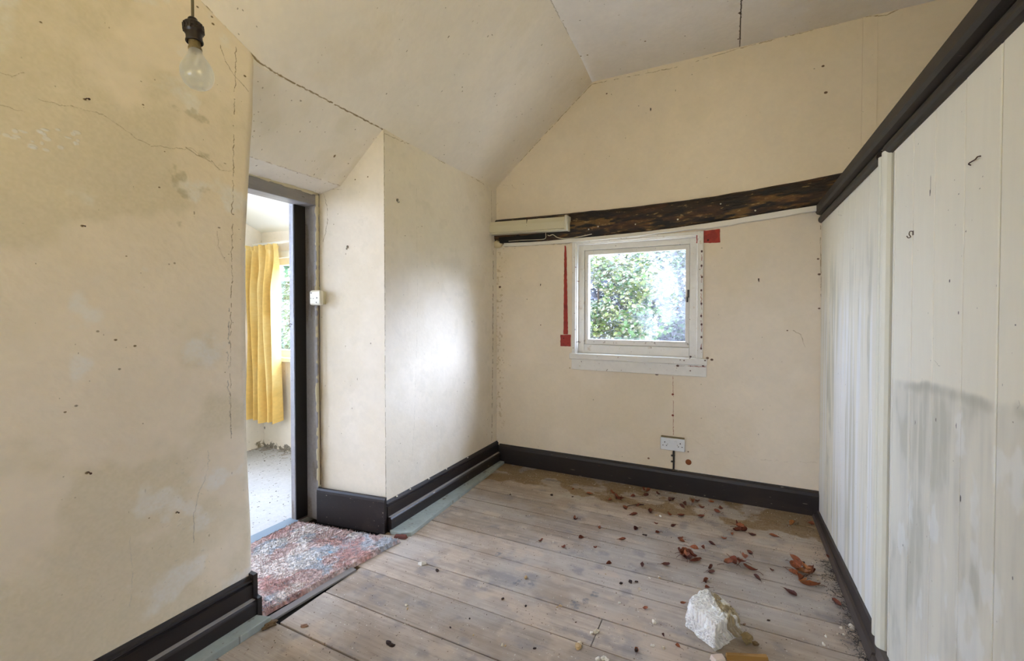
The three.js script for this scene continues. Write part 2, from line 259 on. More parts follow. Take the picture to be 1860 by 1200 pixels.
// ---- floor of boards
const BOARD_Z = [REAR, 1.55, 1.37, 1.18, 1.0, 0.82, 0.63, 0.45, 0.26, 0.08, -0.11, -0.30, -0.48, -0.665, -0.86, -1.062, -1.266, -1.462, -1.616, -1.814, -1.973, -2.166, -2.306, -2.46, -2.62, -2.80, -2.99];
{
  const s = new Sheet(-1.65, -3.0, 2.15, 2.45, 640, 53, [0.645, 0.585, 0.52]), idx = (z) => BOARD_Z.findIndex((b, i) => z <= b && z > (BOARD_Z[i + 1] ?? -9));
  s.each((u, v, k) => {
    const i = idx(v), t = hash(i, u > -0.43 && i === 17 ? 2 : 1, 5), gr = fbm(u * 3.2 + i * 7.3, v * 75, 60 + i, 5), f2 = noise(u * 14 + i, v * 420, 80), cl = fbm(u * 3.5, v * 3.5, 71, 5), kn = fbm(u * 26, v * 40, 77, 3);
    s.mul(k, (0.93 + 0.14 * t) * (0.87 + 0.26 * gr) * (0.96 + 0.08 * f2) * (0.94 + 0.12 * kn));
    s.mix(k, [0.70, 0.67, 0.63], 0.5 * smooth(0.48, 0.70, cl)); s.mix(k, [0.52, 0.43, 0.34], 0.35 * smooth(0.50, 0.80, fbm(u * 4.5 + 9, v * 6, 73, 5)));
    s.mix(k, [0.44, 0.43, 0.44], 0.45 * smooth(0.58, 0.84, fbm(u * 13, v * 16, 90, 5)));
    s.mix(k, [0.77, 0.68, 0.58], 0.4 * smooth(0.64, 0.74, fbm(u * 6 + 3, v * 9, 95, 5)));
    s.b[k] = 0.5 + 0.5 * (gr - 0.5) + 0.15 * (f2 - 0.5);
  });
  s.blotch(9, [0.47, 0.36, 0.20], 0.47, 0.75, 21, 1, 1, (u, v) => -0.5 + 0.60 * smooth(-2.55, -2.68, v + 0.05 * noise(u * 5, 2))); // brown painted on the last two boards for the shade below the window, grainy edge
  for (const [x, y] of [[1080, 1078], [1063, 1090], [1043, 1095], [940, 1056], [967, 1057], [1048, 1100], [905, 1005]]) { const p = onY(x, y); for (let i = 0; i < 14; i++) s.dab(p.x + 0.022 * (s.R() - 0.5), p.z + 0.03 * (s.R() - 0.5), 0.003 + 0.006 * s.R(), [0.40, 0.41, 0.43], 0.25); }
  for (let i = 0; i < 420; i++) s.line([[s.u0 + s.R() * s.w, 0]].map(([u]) => { const v = -3 + s.R() * 2.4; s.q = [u, v]; return s.q; }).concat([[s.q[0] + 0.02 + 0.05 * s.R(), s.q[1] + 0.004 * (s.R() - 0.5)]]), 0.0012, [0.3, 0.24, 0.18], 0.5, -0.1, 0.002);
  s.specks(9000, 0.0006, 0.0028, [[0.85, 0.82, 0.76], [0.3, 0.22, 0.16], [0.25, 0.17, 0.12], [0.78, 0.72, 0.64]], 0.75);
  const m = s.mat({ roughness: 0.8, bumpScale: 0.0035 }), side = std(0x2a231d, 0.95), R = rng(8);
  const floor = struct(mesh('floor', box(-2.3, 1.75, -0.12, -0.026, -3.25, REAR + 0.1), side), 'floor of worn bare boards strewn with leaves and rubble');
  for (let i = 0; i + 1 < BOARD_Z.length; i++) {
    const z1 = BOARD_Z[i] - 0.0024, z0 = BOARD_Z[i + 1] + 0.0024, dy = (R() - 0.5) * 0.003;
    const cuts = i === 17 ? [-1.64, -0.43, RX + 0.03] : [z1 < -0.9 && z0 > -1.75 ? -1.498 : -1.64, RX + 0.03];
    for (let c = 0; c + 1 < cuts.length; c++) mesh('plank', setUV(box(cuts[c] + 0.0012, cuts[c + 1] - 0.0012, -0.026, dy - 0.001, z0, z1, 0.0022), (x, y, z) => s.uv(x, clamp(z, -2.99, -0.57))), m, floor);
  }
}
// ---- partition of upright boards on the right, with cap rail, cover batten and skirting
{
  const s = new Sheet(-3.0, 0, 2.4, 1.75, 520, 61, [0.90, 0.872, 0.79]);
  s.grain(60, 0.010, 0.1, 3, 1, 0.12).grain(3, 0.012, 0.05, 3);
  const tide = (z) => z > -1.76 ? lerp(0.945, 0.992, clamp((z + 1.76) / 0.75)) + 0.035 * (fbm(z * 7, 3, 66, 5) - 0.5) : 1.22 + 0.28 * (fbm(z * 26, 2, 68, 3) - 0.5);
  s.each((u, v, k) => { // the washed-over lower part: grey-green film in brush streaks below a wandering tide mark
    const t = tide(u), st = fbm(u * 34, v * 2.8, 69, 5), cl = fbm(u * 9, v * 5, 63, 5), edge = smooth(t + 0.008, t - 0.008, v), film = smooth(0.36, 0.62, 0.5 * st + 0.5 * cl);
    if (u > -1.76) { s.mix(k, [0.79, 0.77, 0.71], edge * (0.30 + 0.45 * film)); s.mix(k, [0.66, 0.65, 0.57], edge * 0.45 * smooth(0.52, 0.72, cl) * smooth(0.36, 0.62, st)); s.mix(k, [0.62, 0.61, 0.53], 0.35 * smooth(0.02, 0, Math.abs(v - t + 0.012)) * smooth(0.35, 0.6, cl)); s.mix(k, [0.92, 0.92, 0.90], edge * 0.4 * smooth(0.6, 0.7, fbm(u * 14 + 4, v * 8, 64, 4))); }
    else { const fz = smooth(t + 0.22, t - 0.02, v) * smooth(-2.93, -2.80, u); s.mix(k, [0.76, 0.74, 0.66], fz * 0.75 * smooth(0.40, 0.66, fbm(u * 26, v * 1.8, 65, 5)) * smooth(0.30, 0.5, cl + 0.06)); s.mix(k, [0.925, 0.915, 0.89], 0.8 * smooth(0.42, 0.62, fbm(u * 30 + 5, v * 1.5, 67, 4)) * smooth(1.3, 1.1, v)); }  // far boards whitened low down in place of light from the doorway
  });
  const P = (x, y) => { const p = onX(x, y, RX); return [p.z, p.y]; };
  for (const [x, y, r, q] of [[1689, 350, 3, 9], [1690, 335, 1.2, 24], [1662, 767, 2, 6], [1737, 773, 2, 6], [1700, 762, 2, 5], [1640, 990, 2, 4], [1745, 905, 4, 8], [1725, 510, 3, 4], [1741, 568, 2, 4], [1840, 1050, 2, 3], [1755, 420, 2, 2], [1845, 590, 2, 2], [1615, 500, 2, 3]]) { const [u, v] = P(x, y); s.dab(u, v, r * 0.001, [0.16, 0.13, 0.10], 0.85, -0.2, q * 0.001); }
  s.line([P(1697, 654), P(1703, 661), P(1708, 665)], 0.001, [0.3, 0.27, 0.22], 0.7); s.line([P(1850, 728), P(1853, 735), P(1848, 740)], 0.0012, [0.4, 0.36, 0.3], 0.7).line([P(1523, 382), P(1523, 391), P(1530, 391)], 0.0016, [0.45, 0.42, 0.36], 0.7);
  s.specks(260, 0.0008, 0.0024, [[0.5, 0.46, 0.38], [0.3, 0.26, 0.2]], 0.7);
  const m = s.mat({ roughness: 0.55, bumpScale: 0.002 }), groove = std(0x5a5040, 0.9);
  const w = struct(mesh('wall_right', box(RX + 0.016, RX + 0.06, 0, 1.70, WZ, REAR), groove), 'head-height partition of painted upright boards on the right');
  const far = [-2.982, -2.87, -2.76, -2.65, -2.55, -2.445, -2.34, -2.23, -2.118, -2.015, -1.905, -1.856], near = [-1.756, -1.737, -1.585, -1.438, -1.281, -1.138, -0.99, -0.84, -0.69, -0.54, -0.39, -0.24, -0.09, 0.06, 0.21, 0.36, 0.51, 0.66, 0.81, 0.96, 1.11, 1.26, 1.41, 1.56, REAR], R = rng(77);
  const board = (z0, z1, gap) => mesh('board', setUV(box(RX + (R() - 0.5) * 0.0012, RX + 0.017, 0.0, 1.70, z0 + gap, z1 - gap, 0.0025), (x, y, z) => s.uv(clamp(z, -2.99, -0.62), y)), m, w);
  for (let i = 0; i + 1 < far.length; i++) board(far[i], far[i + 1], 0.0008); for (let i = 0; i + 1 < near.length; i++) board(near[i], near[i + 1], 0.0021);
  // cover batten: fillet, groove and round bead
  const paint = std(0xdcd7c2, 0.5);
  const batten = extrude([[0.012, -1.858], [0.016, -1.852], [0.016, -1.842], [0.012, -1.836], [0.001, -1.834], [0.001, -1.812], [0.012, -1.808], [0.019, -1.801], [0.021, -1.790], [0.019, -1.779], [0.012, -1.772], [0.002, -1.768], [-0.004, -1.768], [-0.004, -1.858]].map(([o, z]) => [RX - o, -z]), 0.07, 1.66);
  batten.rotateX(-Math.PI / 2); struct(mesh('trim_1', batten, paint), 'moulded upright batten dividing the boarded partition');
  // cap rail
  const rail = extrude([[RX + 0.075, 1.70], [RX + 0.075, 1.752], [RX - 0.018, 1.752], [RX - 0.030, 1.745], [RX - 0.030, 1.712], [RX - 0.024, 1.700], [RX - 0.008, 1.694], [RX + 0.01, 1.694], [RX + 0.01, 1.70]], WZ, REAR);
  const rs = new Sheet(-3.0, 1.6, 3.2, 0.2, 400, 71, [0.135, 0.100, 0.066]); rs.grain(30, 0.25, 0.2, 4, 0.15, 1).blotch(20, [0.21, 0.17, 0.12], 0.6, 0.5, 2).specks(400, 0.0006, 0.0022, [[0.5, 0.45, 0.38], [0.08, 0.06, 0.05]], 0.7);
  const rm = rs.mat({ roughness: 0.55, bumpScale: 0.002 }); const t2 = struct(mesh('trim_2', setUV(rail, (x, y, z) => rs.uv(z, y)), rm), 'dark stained cap rail along the top of the partition');
  const roll = []; for (let i = 0; i <= 8; i++) { const a = -Math.PI / 2 + i / 8 * Math.PI; roll.push([RX - 0.002 - 0.016 * Math.cos(a), 1.669 + 0.019 * Math.sin(a)]); }
  mesh('roll_moulding', setUV(extrude([[RX, 1.648], ...roll, [RX, 1.690]], -1.80, REAR), (x, y, z) => rs.uv(z, y)), rm, t2);
  mesh('roll_moulding', setUV(extrude([[RX, 1.652], ...roll, [RX, 1.690]], WZ, -1.866), (x, y, z) => rs.uv(z, y)), rm, t2);
  // skirting: thin dark strip rising a little towards the room's front
  const sk = (z0, z1, h0, h1, o) => { const g = box(0, 1, 0, 1, 0, 1), p = g.attributes.position; for (let i = 0; i < p.count; i++) { const a = p.getZ(i), h = lerp(h0, h1, a); p.setXYZ(i, p.getX(i) ? RX + 0.001 : RX - o + (p.getY(i) ? 0.008 : 0), p.getY(i) * h, lerp(z0, z1, a)); } g.computeVertexNormals(); return setUV(g.toNonIndexed(), (x, y, z) => rs.uv(z, y + 1.62)); };
  const t3 = struct(mesh('baseboard_right', (() => { const g = sk(-2.96, -1.80, 0.035, 0.085, 0.018); g.computeVertexNormals(); return g; })(), std(0x38302a, 0.5)), 'thin dark skirting strip under the boarded partition');
  mesh('baseboard_foot', sk(-2.96, -1.80, 0.014, 0.035, 0.034), std(0x4a4038, 0.6), t3);
  mesh('baseboard_length', sk(-1.795, REAR, 0.07, 0.07, 0.022), std(0x5a5047, 0.6), t3); mesh('baseboard_foot', sk(-1.795, REAR, 0.03, 0.03, 0.036), std(0x4a4038, 0.6), t3);
  // dark post standing on the rail, at the top right
  const post = tag(group('newel_post', [RX + 0.036, 1.752, -1.165]), 'dark post standing on the cap rail of the boarded partition', 'post');
  mesh('shaft', box(-0.033, 0.033, 0.012, 0.98, -0.033, 0.033, 0.006), std(0x15151f, 0.5), post); mesh('base', box(-0.038, 0.038, 0, 0.03, -0.038, 0.038, 0.006), std(0x1d1a1e, 0.5), post);
}
// ---- walls outside the frame that close the house: behind the camera, beyond the partition, the far room
const hole = (w0, w1, h, [x0, x1, y0, y1], t) => { const s = new THREE.Shape([[w0, 0], [w1, 0], [w1, h], [w0, h]].map((p) => new THREE.Vector2(...p))); s.holes.push(new THREE.Path([[x0, y0], [x0, y1], [x1, y1], [x1, y0]].map((p) => new THREE.Vector2(...p)))); return new THREE.ExtrudeGeometry(s, { depth: t, bevelEnabled: false }); };
const plainPaint = std(0xe2d9c2, 0.9);
{
  const g = hole(-2.5, 1.8, 3.0, [-1.2, 0.0, 0.85, 2.0], 0.25); g.translate(0, 0, REAR); const w = struct(mesh('wall_rear', g, plainPaint), 'plaster wall behind the camera with an added window opening');  // unseen window added behind the camera as fill light
  mesh('window_bar', box(-0.62, -0.58, 0.85, 2.0, REAR + 0.12, REAR + 0.17, 0.005), std(0xe8e4da, 0.6), w);
  const fillCloth = new THREE.MeshPhysicalMaterial({ color: new THREE.Color(1.0, 0.78, 0.33), roughness: 1, transmission: 0.85, thickness: 0, side: THREE.DoubleSide });  // yellow cloth added to tint the fill light warm
  const dr = tag(group('curtain', [-0.60, 0, REAR + 0.06]), 'added yellow curtain warming the fill from the unseen window behind the camera', 'curtain');
  mesh('curtain_panel', grid(160, 6, (a, b) => V((a - 0.5) * 1.30, lerp(1.34, 2.06, b), 0.022 * Math.sin(a * 95) + 0.012 * Math.sin(a * 37))), fillCloth, dr);
  const sg = hole(-3.28, REAR + 0.3, 3.0, [-0.35, 0.80, 1.5, 2.45], 0.25); { const p = sg.attributes.position; for (let i = 0; i < p.count; i++) p.setXYZ(i, 1.85 - p.getZ(i), p.getY(i), p.getX(i)); sg.computeVertexNormals(); }  // unseen stair window added to send warm fill over the partition
  struct(mesh('wall_stair', sg, plainPaint), 'plaster wall of the stair space beyond the partition');
  const d2 = tag(group('curtain', [1.56, 0, 0.25]), 'added yellow curtain warming the fill from the unseen stair window beyond the partition', 'curtain');
  mesh('curtain_panel', grid(160, 6, (a, b) => V(0.02 * Math.sin(a * 95) + 0.01 * Math.sin(a * 37), lerp(1.44, 2.51, b), (a - 0.5) * 1.46)), fillCloth, d2);
}
// the far room
const FZ = -2.426, FX = -3.60;
{
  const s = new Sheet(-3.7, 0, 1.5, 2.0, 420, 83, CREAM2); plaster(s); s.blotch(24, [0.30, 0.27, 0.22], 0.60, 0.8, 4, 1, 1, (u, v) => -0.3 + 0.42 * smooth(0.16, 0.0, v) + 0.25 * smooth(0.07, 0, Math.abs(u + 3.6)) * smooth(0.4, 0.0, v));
  const back = hole(-4.0, -1.8, 2.7, [-3.58, -2.42, 0.775, 1.60], 0.12); back.translate(0, 0, FZ - 0.12); setUV(back, (x, y) => s.uv(x, y));
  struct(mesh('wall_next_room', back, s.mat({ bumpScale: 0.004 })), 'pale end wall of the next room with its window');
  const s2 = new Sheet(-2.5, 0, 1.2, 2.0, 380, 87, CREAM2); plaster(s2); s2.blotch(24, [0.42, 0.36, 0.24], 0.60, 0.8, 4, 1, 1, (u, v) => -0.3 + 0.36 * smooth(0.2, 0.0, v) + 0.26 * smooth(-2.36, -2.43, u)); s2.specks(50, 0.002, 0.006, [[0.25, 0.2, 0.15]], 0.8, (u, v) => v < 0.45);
  const side = hole(-2.545, 0.9, 2.7, [-1.58, 0.30, 0.55, 2.15], 0.25); side.rotateY(Math.PI / 2).scale(1, 1, -1); side.translate(FX - 0.25, 0, 0);
  { const ix = side.index; if (!ix) { const p = side.attributes.position, n = side.attributes.normal; for (let i = 0; i < p.count; i += 3) for (const a of [p, n]) { const t = [a.getX(i), a.getY(i), a.getZ(i)]; a.setXYZ(i, a.getX(i + 1), a.getY(i + 1), a.getZ(i + 1)); a.setXYZ(i + 1, ...t); } } }
  setUV(side, (x, y, z) => s2.uv(z, y));
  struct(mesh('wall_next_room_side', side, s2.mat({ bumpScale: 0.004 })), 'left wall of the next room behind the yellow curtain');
  struct(mesh('wall_next_room_front', box(-3.85, -2.2, -0.1, 2.9, 0.85, 1.1), plainPaint), 'near wall of the next room');
  const cs = grid(10, 20, (a, b) => { const d = b * 3.4, y = 1.815 + 0.006 * Math.sin(a * 9) + (d < 0.08 ? d * 0.15 : d < 1.0 ? 0.012 + (d - 0.08) * 0.62 : 0.582); return V(lerp(-2.2, -4.0, a), y, FZ - 0.02 + d); });
  struct(mesh('ceiling_next_room', cs, std(0xe9e4d4, 0.9, { side: THREE.DoubleSide })), 'sloping pale ceiling of the next room');
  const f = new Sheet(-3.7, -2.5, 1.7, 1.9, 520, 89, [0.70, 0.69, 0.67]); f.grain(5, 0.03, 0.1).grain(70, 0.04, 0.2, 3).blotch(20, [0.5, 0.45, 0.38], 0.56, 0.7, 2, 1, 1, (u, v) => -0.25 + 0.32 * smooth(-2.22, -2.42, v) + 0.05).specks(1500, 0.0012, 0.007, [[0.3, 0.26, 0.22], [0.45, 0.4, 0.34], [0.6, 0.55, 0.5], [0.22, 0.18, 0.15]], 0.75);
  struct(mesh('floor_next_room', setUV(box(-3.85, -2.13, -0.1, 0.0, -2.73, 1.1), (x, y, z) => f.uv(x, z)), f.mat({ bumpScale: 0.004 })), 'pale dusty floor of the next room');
}
// ------------------------------------------------------------------ window in the back wall
{
  const s = new Sheet(-1.06, 0.72, 0.95, 0.96, 620, 101, [0.905, 0.885, 0.845]);
  s.grain(40, 0.02, 0.15, 4).grain(6, 0.03, 0.05).blotch(22, [0.72, 0.62, 0.50], 0.72, 0.5, 2).blotch(50, [0.45, 0.36, 0.28], 0.80, 0.6, 3, 1, 1, (u, v) => 0.16 * smooth(0.025, 0, Math.abs(v - 0.945)) + 0.06 * smooth(0.03, 0, Math.abs(v - 1.60)));
  const P = (x, y) => { const p = onZ(x, y, WZ + 0.01); return [p.x, p.y]; };
  const rust = [0.48, 0.16, 0.09]; const x0 = -0.176;
  s.line([[x0, 1.55], [x0 + 0.002, 1.2], [x0 + 0.004, 0.9]], 0.003, rust, 0.75, 0, 0.006, 0.45); for (let i = 0; i < 9; i++) s.dab(x0 + 0.004 * s.R(), 0.9 + i * 0.075 + 0.03 * s.R(), 0.006, [0.25, 0.10, 0.07], 0.9, 0, 0.008);
  s.line([P(1250, 664), P(1282, 666)], 0.003, rust, 0.9, 0, 0.003).line([P(1225, 664), P(1242, 664)], 0.002, [0.3, 0.15, 0.1], 0.9, 0, 0.002); for (const [x, y, r] of [[1231, 664, 8], [1243, 654, 4], [1253, 649, 6], [1277, 664, 6], [1254, 673, 4], [1281, 654, 5], [1236, 653, 3]]) { const [u, v] = P(x, y); s.dab(u, v, r * 0.0012, [0.28, 0.15, 0.09], 0.9, 0, r * 0.0009); }
  s.specks(160, 0.001, 0.004, [[0.3, 0.24, 0.18], [0.42, 0.2, 0.12]], 0.7);
  const m = s.mat({ roughness: 0.5, bumpScale: 0.002 }), uv = (g) => setUV(g, (x, y) => s.uv(x, y));
  const w = struct(group('window_1'), 'small square white wooden window with a dirty pane in the back wall');
  const part = (name, g, parent = w) => mesh(name, uv(g), m, parent);
  const zi = WZ + 0.012, zf = WZ - 0.045;   // proud casing; face of the frame in the opening
  part('casing', join([box(-1.018, -0.992, 0.855, 1.66, WZ - 0.001, zi, 0.003), box(-0.200, -0.164, 0.862, 1.655, WZ - 0.001, zi, 0.003)]));
  part('casing_head', box(-1.018, -0.168, 1.632, 1.655, WZ - 0.001, zi - 0.002, 0.003));
  part('reveal_lining', join([box(-0.992, -0.985, 0.86, 1.64, zf, WZ), box(-0.205, -0.198, 0.86, 1.64, zf, WZ), box(-0.99, -0.20, 1.625, 1.632, zf, WZ)]));
  for (const [a, b, c, d] of [[-0.992, -0.947, 0.86, 1.632], [-0.247, -0.198, 0.86, 1.632]]) part('frame_post', box(a, b, c, d, zf - 0.05, zf, 0.003));
  part('frame_head', box(-0.947, -0.247, 1.588, 1.632, zf - 0.05, zf, 0.003)); part('frame_foot', box(-0.947, -0.247, 0.862, 0.922, zf - 0.05, zf, 0.003));
  const sash = part('sash', join([box(-0.945, -0.918, 0.924, 1.586, zf - 0.055, zf - 0.012, 0.003), box(-0.274, -0.249, 0.924, 1.586, zf - 0.055, zf - 0.012, 0.003), box(-0.92, -0.272, 1.556, 1.586, zf - 0.055, zf - 0.012, 0.003), box(-0.92, -0.272, 0.924, 0.960, zf - 0.055, zf - 0.012, 0.003)]));
  mesh('latch', join([box(-0.262, -0.250, 1.245, 1.295, zf - 0.012, zf - 0.004, 0.002), box(-0.266, -0.256, 1.215, 1.25, zf - 0.004, zf + 0.004, 0.003)]), std(0x3a3026, 0.5), sash);
  // the pane, dusty and cobwebbed to the right: the dirt scatters the light that comes through
  const N = 512, rough = new Uint8Array(N * N * 4), col = new Uint8Array(N * N * 4), R = rng(5);
  for (let j = 0; j < N; j++) for (let i = 0; i < N; i++) {
    const u = i / N, v = j / N, f = fbm(u * 4, v * 4, 201, 5), g = fbm(u * 38, v * 38, 203, 4), wisp = fbm(u * 9 + v * 2, v * 3, 207, 5);
    let d = 0.004 + 0.008 * g; d += 0.15 * smooth(0.50, 0.92, u + 0.42 * (f - 0.5) + 0.10 * Math.sin(v * 5)) * smooth(0.36, 0.62, 0.4 * g + 0.6 * wisp + 0.12) + 0.04 * smooth(0.62, 1.0, v + 0.5 * (wisp - 0.5)) * g * 1.6; d += 0.06 * smooth(0.06, 0, Math.min(u, v, 1 - u, 1 - v)) * g;
    const hole2 = smooth(0.27, 0.22, Math.hypot((u - 0.93) / 1.0, (v - 0.02) / 0.85) + 0.04 * (g - 0.5)); d *= 1 - 0.75 * hole2;
    const q = 4 * (j * N + i); rough[q] = rough[q + 1] = rough[q + 2] = 255 * Math.sqrt(clamp(d, 0, 0.85)); rough[q + 3] = col[q + 3] = 255;
    const c = 0.97 - 0.10 * d; col[q] = 255 * c * 0.95; col[q + 1] = 255 * c * 0.98; col[q + 2] = 255 * c;
  }
  for (let k = 0; k < 500; k++) { const cx = Math.floor(R() * N), cy = Math.floor(R() * N), r = 1 + Math.floor(R() * 2); for (let y = -r; y <= r; y++) for (let x = -r; x <= r; x++) { const q = 4 * (clamp(cy + y, 0, N - 1) * N + clamp(cx + x, 0, N - 1)); rough[q] = rough[q + 1] = rough[q + 2] = 120; } }
  const tex = (d, srgb) => { const t = new THREE.DataTexture(d, N, N); t.magFilter = t.minFilter = THREE.LinearFilter; if (srgb) t.colorSpace = THREE.SRGBColorSpace; t.needsUpdate = true; return t; };
  const glass = new THREE.MeshPhysicalMaterial({ color: 0xffffff, map: tex(col, true), transmission: 1, roughness: 1, roughnessMap: tex(rough), thickness: 0, ior: 1.5 });
  const pg = new THREE.PlaneGeometry(0.652, 0.60); pg.translate(-0.595, 1.257, zf - 0.034); mesh('pane', pg, glass, w);
  part('window_sill', box(-1.032, -0.138, 0.822, 0.862, WZ - 0.05, WZ + 0.028, 0.005));
  part('apron', box(-1.020, -0.142, 0.748, 0.8215, WZ - 0.002, WZ + 0.013, 0.003));
}
// ------------------------------------------------------------------ window of the next room
{
  const w = struct(group('window_2'), 'white framed window of the next room beside the curtain'), m = std(0xe9e5d8, 0.55), z0 = FZ - 0.09, z1 = FZ - 0.03;
  mesh('window_frame', join([box(-3.58, -3.535, 0.775, 1.60, z0, z1, 0.003), box(-2.465, -2.42, 0.775, 1.60, z0, z1, 0.003), box(-3.535, -2.465, 1.545, 1.60, z0, z1, 0.003), box(-3.535, -2.465, 0.775, 0.835, z0, z1, 0.003)]), m, w);
  mesh('mullion', box(-2.96, -2.92, 0.835, 1.545, z0, z1, 0.003), m, w);
  mesh('head_casing', box(-3.50, -2.38, 1.598, 1.655, FZ - 0.002, FZ + 0.014, 0.004), m, w);
  mesh('window_sill', box(-3.50, -2.38, 0.742, 0.778, FZ - 0.09, FZ + 0.03, 0.006), m, w);
  const g = new THREE.MeshPhysicalMaterial({ color: 0xf6fbfa, transmission: 1, roughness: 0.12, thickness: 0, ior: 1.5 });
  for (const [a, b] of [[-3.535, -2.96], [-2.92, -2.465]]) { const p = new THREE.PlaneGeometry(b - a, 0.71); p.translate((a + b) / 2, 1.19, FZ - 0.06); mesh('pane', p, g, w); }
}
// ------------------------------------------------------------------ timber beam over the window
const beamTop = new THREE.CatmullRomCurve3([[-1.66, 1.858], [-1.3, 1.853], [-0.938, 1.850], [-0.5, 1.850], [-0.098, 1.862], [0.2, 1.884], [0.445, 1.905], [0.60, 1.925]].map(([x, y]) => V(x, y, 0))), beamBot = new THREE.CatmullRomCurve3([[-1.66, 1.672], [-1.3, 1.660], [-0.938, 1.662], [-0.5, 1.672], [-0.097, 1.696], [0.2, 1.722], [0.445, 1.745], [0.60, 1.76]].map(([x, y]) => V(x, y, 0)));
const curveY = (c, x) => { let a = 0, b = 1; for (let i = 0; i < 24; i++) { const t = (a + b) / 2; if (c.getPoint(t).x < x) a = t; else b = t; } return c.getPoint(a).y; };
{
  const s = new Sheet(-1.68, 0, 2.3, 0.30, 620, 109, [0.15, 0.105, 0.07]);
  s.each((u, v, k) => {
    const g = fbm(u * 17 + 2 * noise(u * 6, v * 9, 4), v * 75, 111, 5), h = fbm(u * 60, v * 160, 112, 3), c = fbm(u * 5, v * 14, 113, 5), mid = Math.sin(clamp(v / 0.19) * Math.PI);
    s.mul(k, 0.55 + 0.9 * g); s.mix(k, [0.50, 0.36, 0.16], 0.75 * smooth(0.50, 0.66, 0.45 * c + 0.4 * g + 0.12 * mid)); s.mix(k, [0.66, 0.56, 0.38], 0.7 * smooth(0.64, 0.72, 0.6 * g + 0.4 * h)); s.mix(k, [0.03, 0.022, 0.016], 0.8 * smooth(0.44, 0.36, g)); s.mix(k, [0.36, 0.20, 0.10], 0.4 * smooth(0.55, 0.65, fbm(u * 7 + 3, v * 30, 117, 4)));
    s.b[k] = 0.2 + 0.6 * g + 0.2 * h;
  });
  const m = s.mat({ roughness: 0.62, bumpScale: 0.012 });
  const nu = 150, nv = 18, g = grid(nu, nv, (a, b) => {
    const x = lerp(-1.66, 0.60, a), y0 = curveY(beamBot, x), y1 = curveY(beamTop, x), e = 0.025; let y, o; // b runs: back-bottom, front face, back-top
    if (b < 0.12) { y = y0; o = lerp(-0.04, 0.012, b / 0.12); } else if (b > 0.88) { y = y1; o = lerp(0.012, -0.04, (b - 0.88) / 0.12); } else { const t = (b - 0.12) / 0.76; y = lerp(y0, y1, t); o = 0.012 + e * Math.sqrt(Math.sin(Math.PI * clamp(t, 0.02, 0.98))) + 0.020 * (fbm(x * 9, y * 34, 119, 4) - 0.5); }
    return V(x, y + 0.006 * (fbm(x * 9, b * 4, 121, 3) - 0.5), WZ + o);
  });
  setUV(g, (x, y, z) => s.uv(x, 0.04 + y - curveY(beamBot, x) + (z < WZ ? 0.02 : 0)));
  const beam = tag(mesh('timber_beam', g, m), 'long curved dark hewn timber beam above the window', 'beam');
  const nail = lathe([[0, 0.008], [0.004, 0.007], [0.0055, 0.003], [0.005, 0]], 12); nail.rotateX(Math.PI / 2); const nm = std(0xd8d4c8, 0.4, { metalness: 0.3 });
  for (const [x, y] of [[1069, 416], [1086, 411], [1154, 407], [1231, 398], [1309, 370], [1372, 382]]) { const p = onZ(x, y, WZ + 0.038), n = mesh('nail_head', nail, nm, beam); n.position.set(p.x, p.y, WZ + 0.030); }
  // pale edge of the plaster lining below the beam
  const top = [], bot = []; for (let i = 0; i <= 40; i++) { const x = lerp(-1.55, 0.43, i / 40), y = curveY(beamBot, x), t = x > -0.2 ? 0.024 : 0.016; top.push([x, y + 0.002 + 0.003 * (noise(i * 0.7, 3) - 0.5)]); bot.unshift([x, y - t + 0.004 * (noise(i * 0.9, 8) - 0.5)]); }
  struct(mesh('trim_3', extrude([...bot, ...top].reverse(), WZ - 0.004, WZ + 0.026, 0.003), std(0xe6dfd2, 0.7)), 'pale plaster edge following the underside of the timber beam');
  { const c = [[908, 441], [990, 434], [990, 425], [906, 431]].map(([x, y]) => { const p = onZ(x, y, WZ + 0.042); return [p.x, p.y]; }); tag(mesh('dark_void_panel', extrude(c, WZ + 0.026, WZ + 0.043, 0.001), std(0x0e0b09, 0.8)), 'flat black panel standing in for the dark recess under the tube lamp', 'board'); }  // black panel paints in the darkness of the recess under the lamp
  const wire = std(0xcfc4ae, 0.6);
  const A = (x, y, o) => onZ(x, y, WZ + o);
  tag(mesh('loose_wire', join([tube([A(924, 438, 0.050), A(950, 436, 0.052), A(975, 435, 0.052), A(990.5, 433, 0.051), A(991.5, 430, 0.05), A(991, 422, 0.05)], 0.0022, 40), tube([A(995, 427, 0.042), A(998, 428, 0.046), A(1004, 426, 0.048), A(1012, 431, 0.045), A(1022, 433, 0.043), A(1040, 432, 0.042), A(1075, 425, 0.04)], 0.003, 40)]), wire), 'thin pale wires hanging along the beam under the lamp', 'wire');
  const lumpM = std(0xcfbf9a, 0.9), L = tag(mesh('plaster_lump', lump(31, 0.032, 0.028, 0.026, 0.3, 3, 1), lumpM), 'rough plaster lump in the corner below the tube lamp', 'plaster lump'); const lp = A(904, 443, 0.02); L.position.set(lp.x, lp.y - 0.03, lp.z);
}
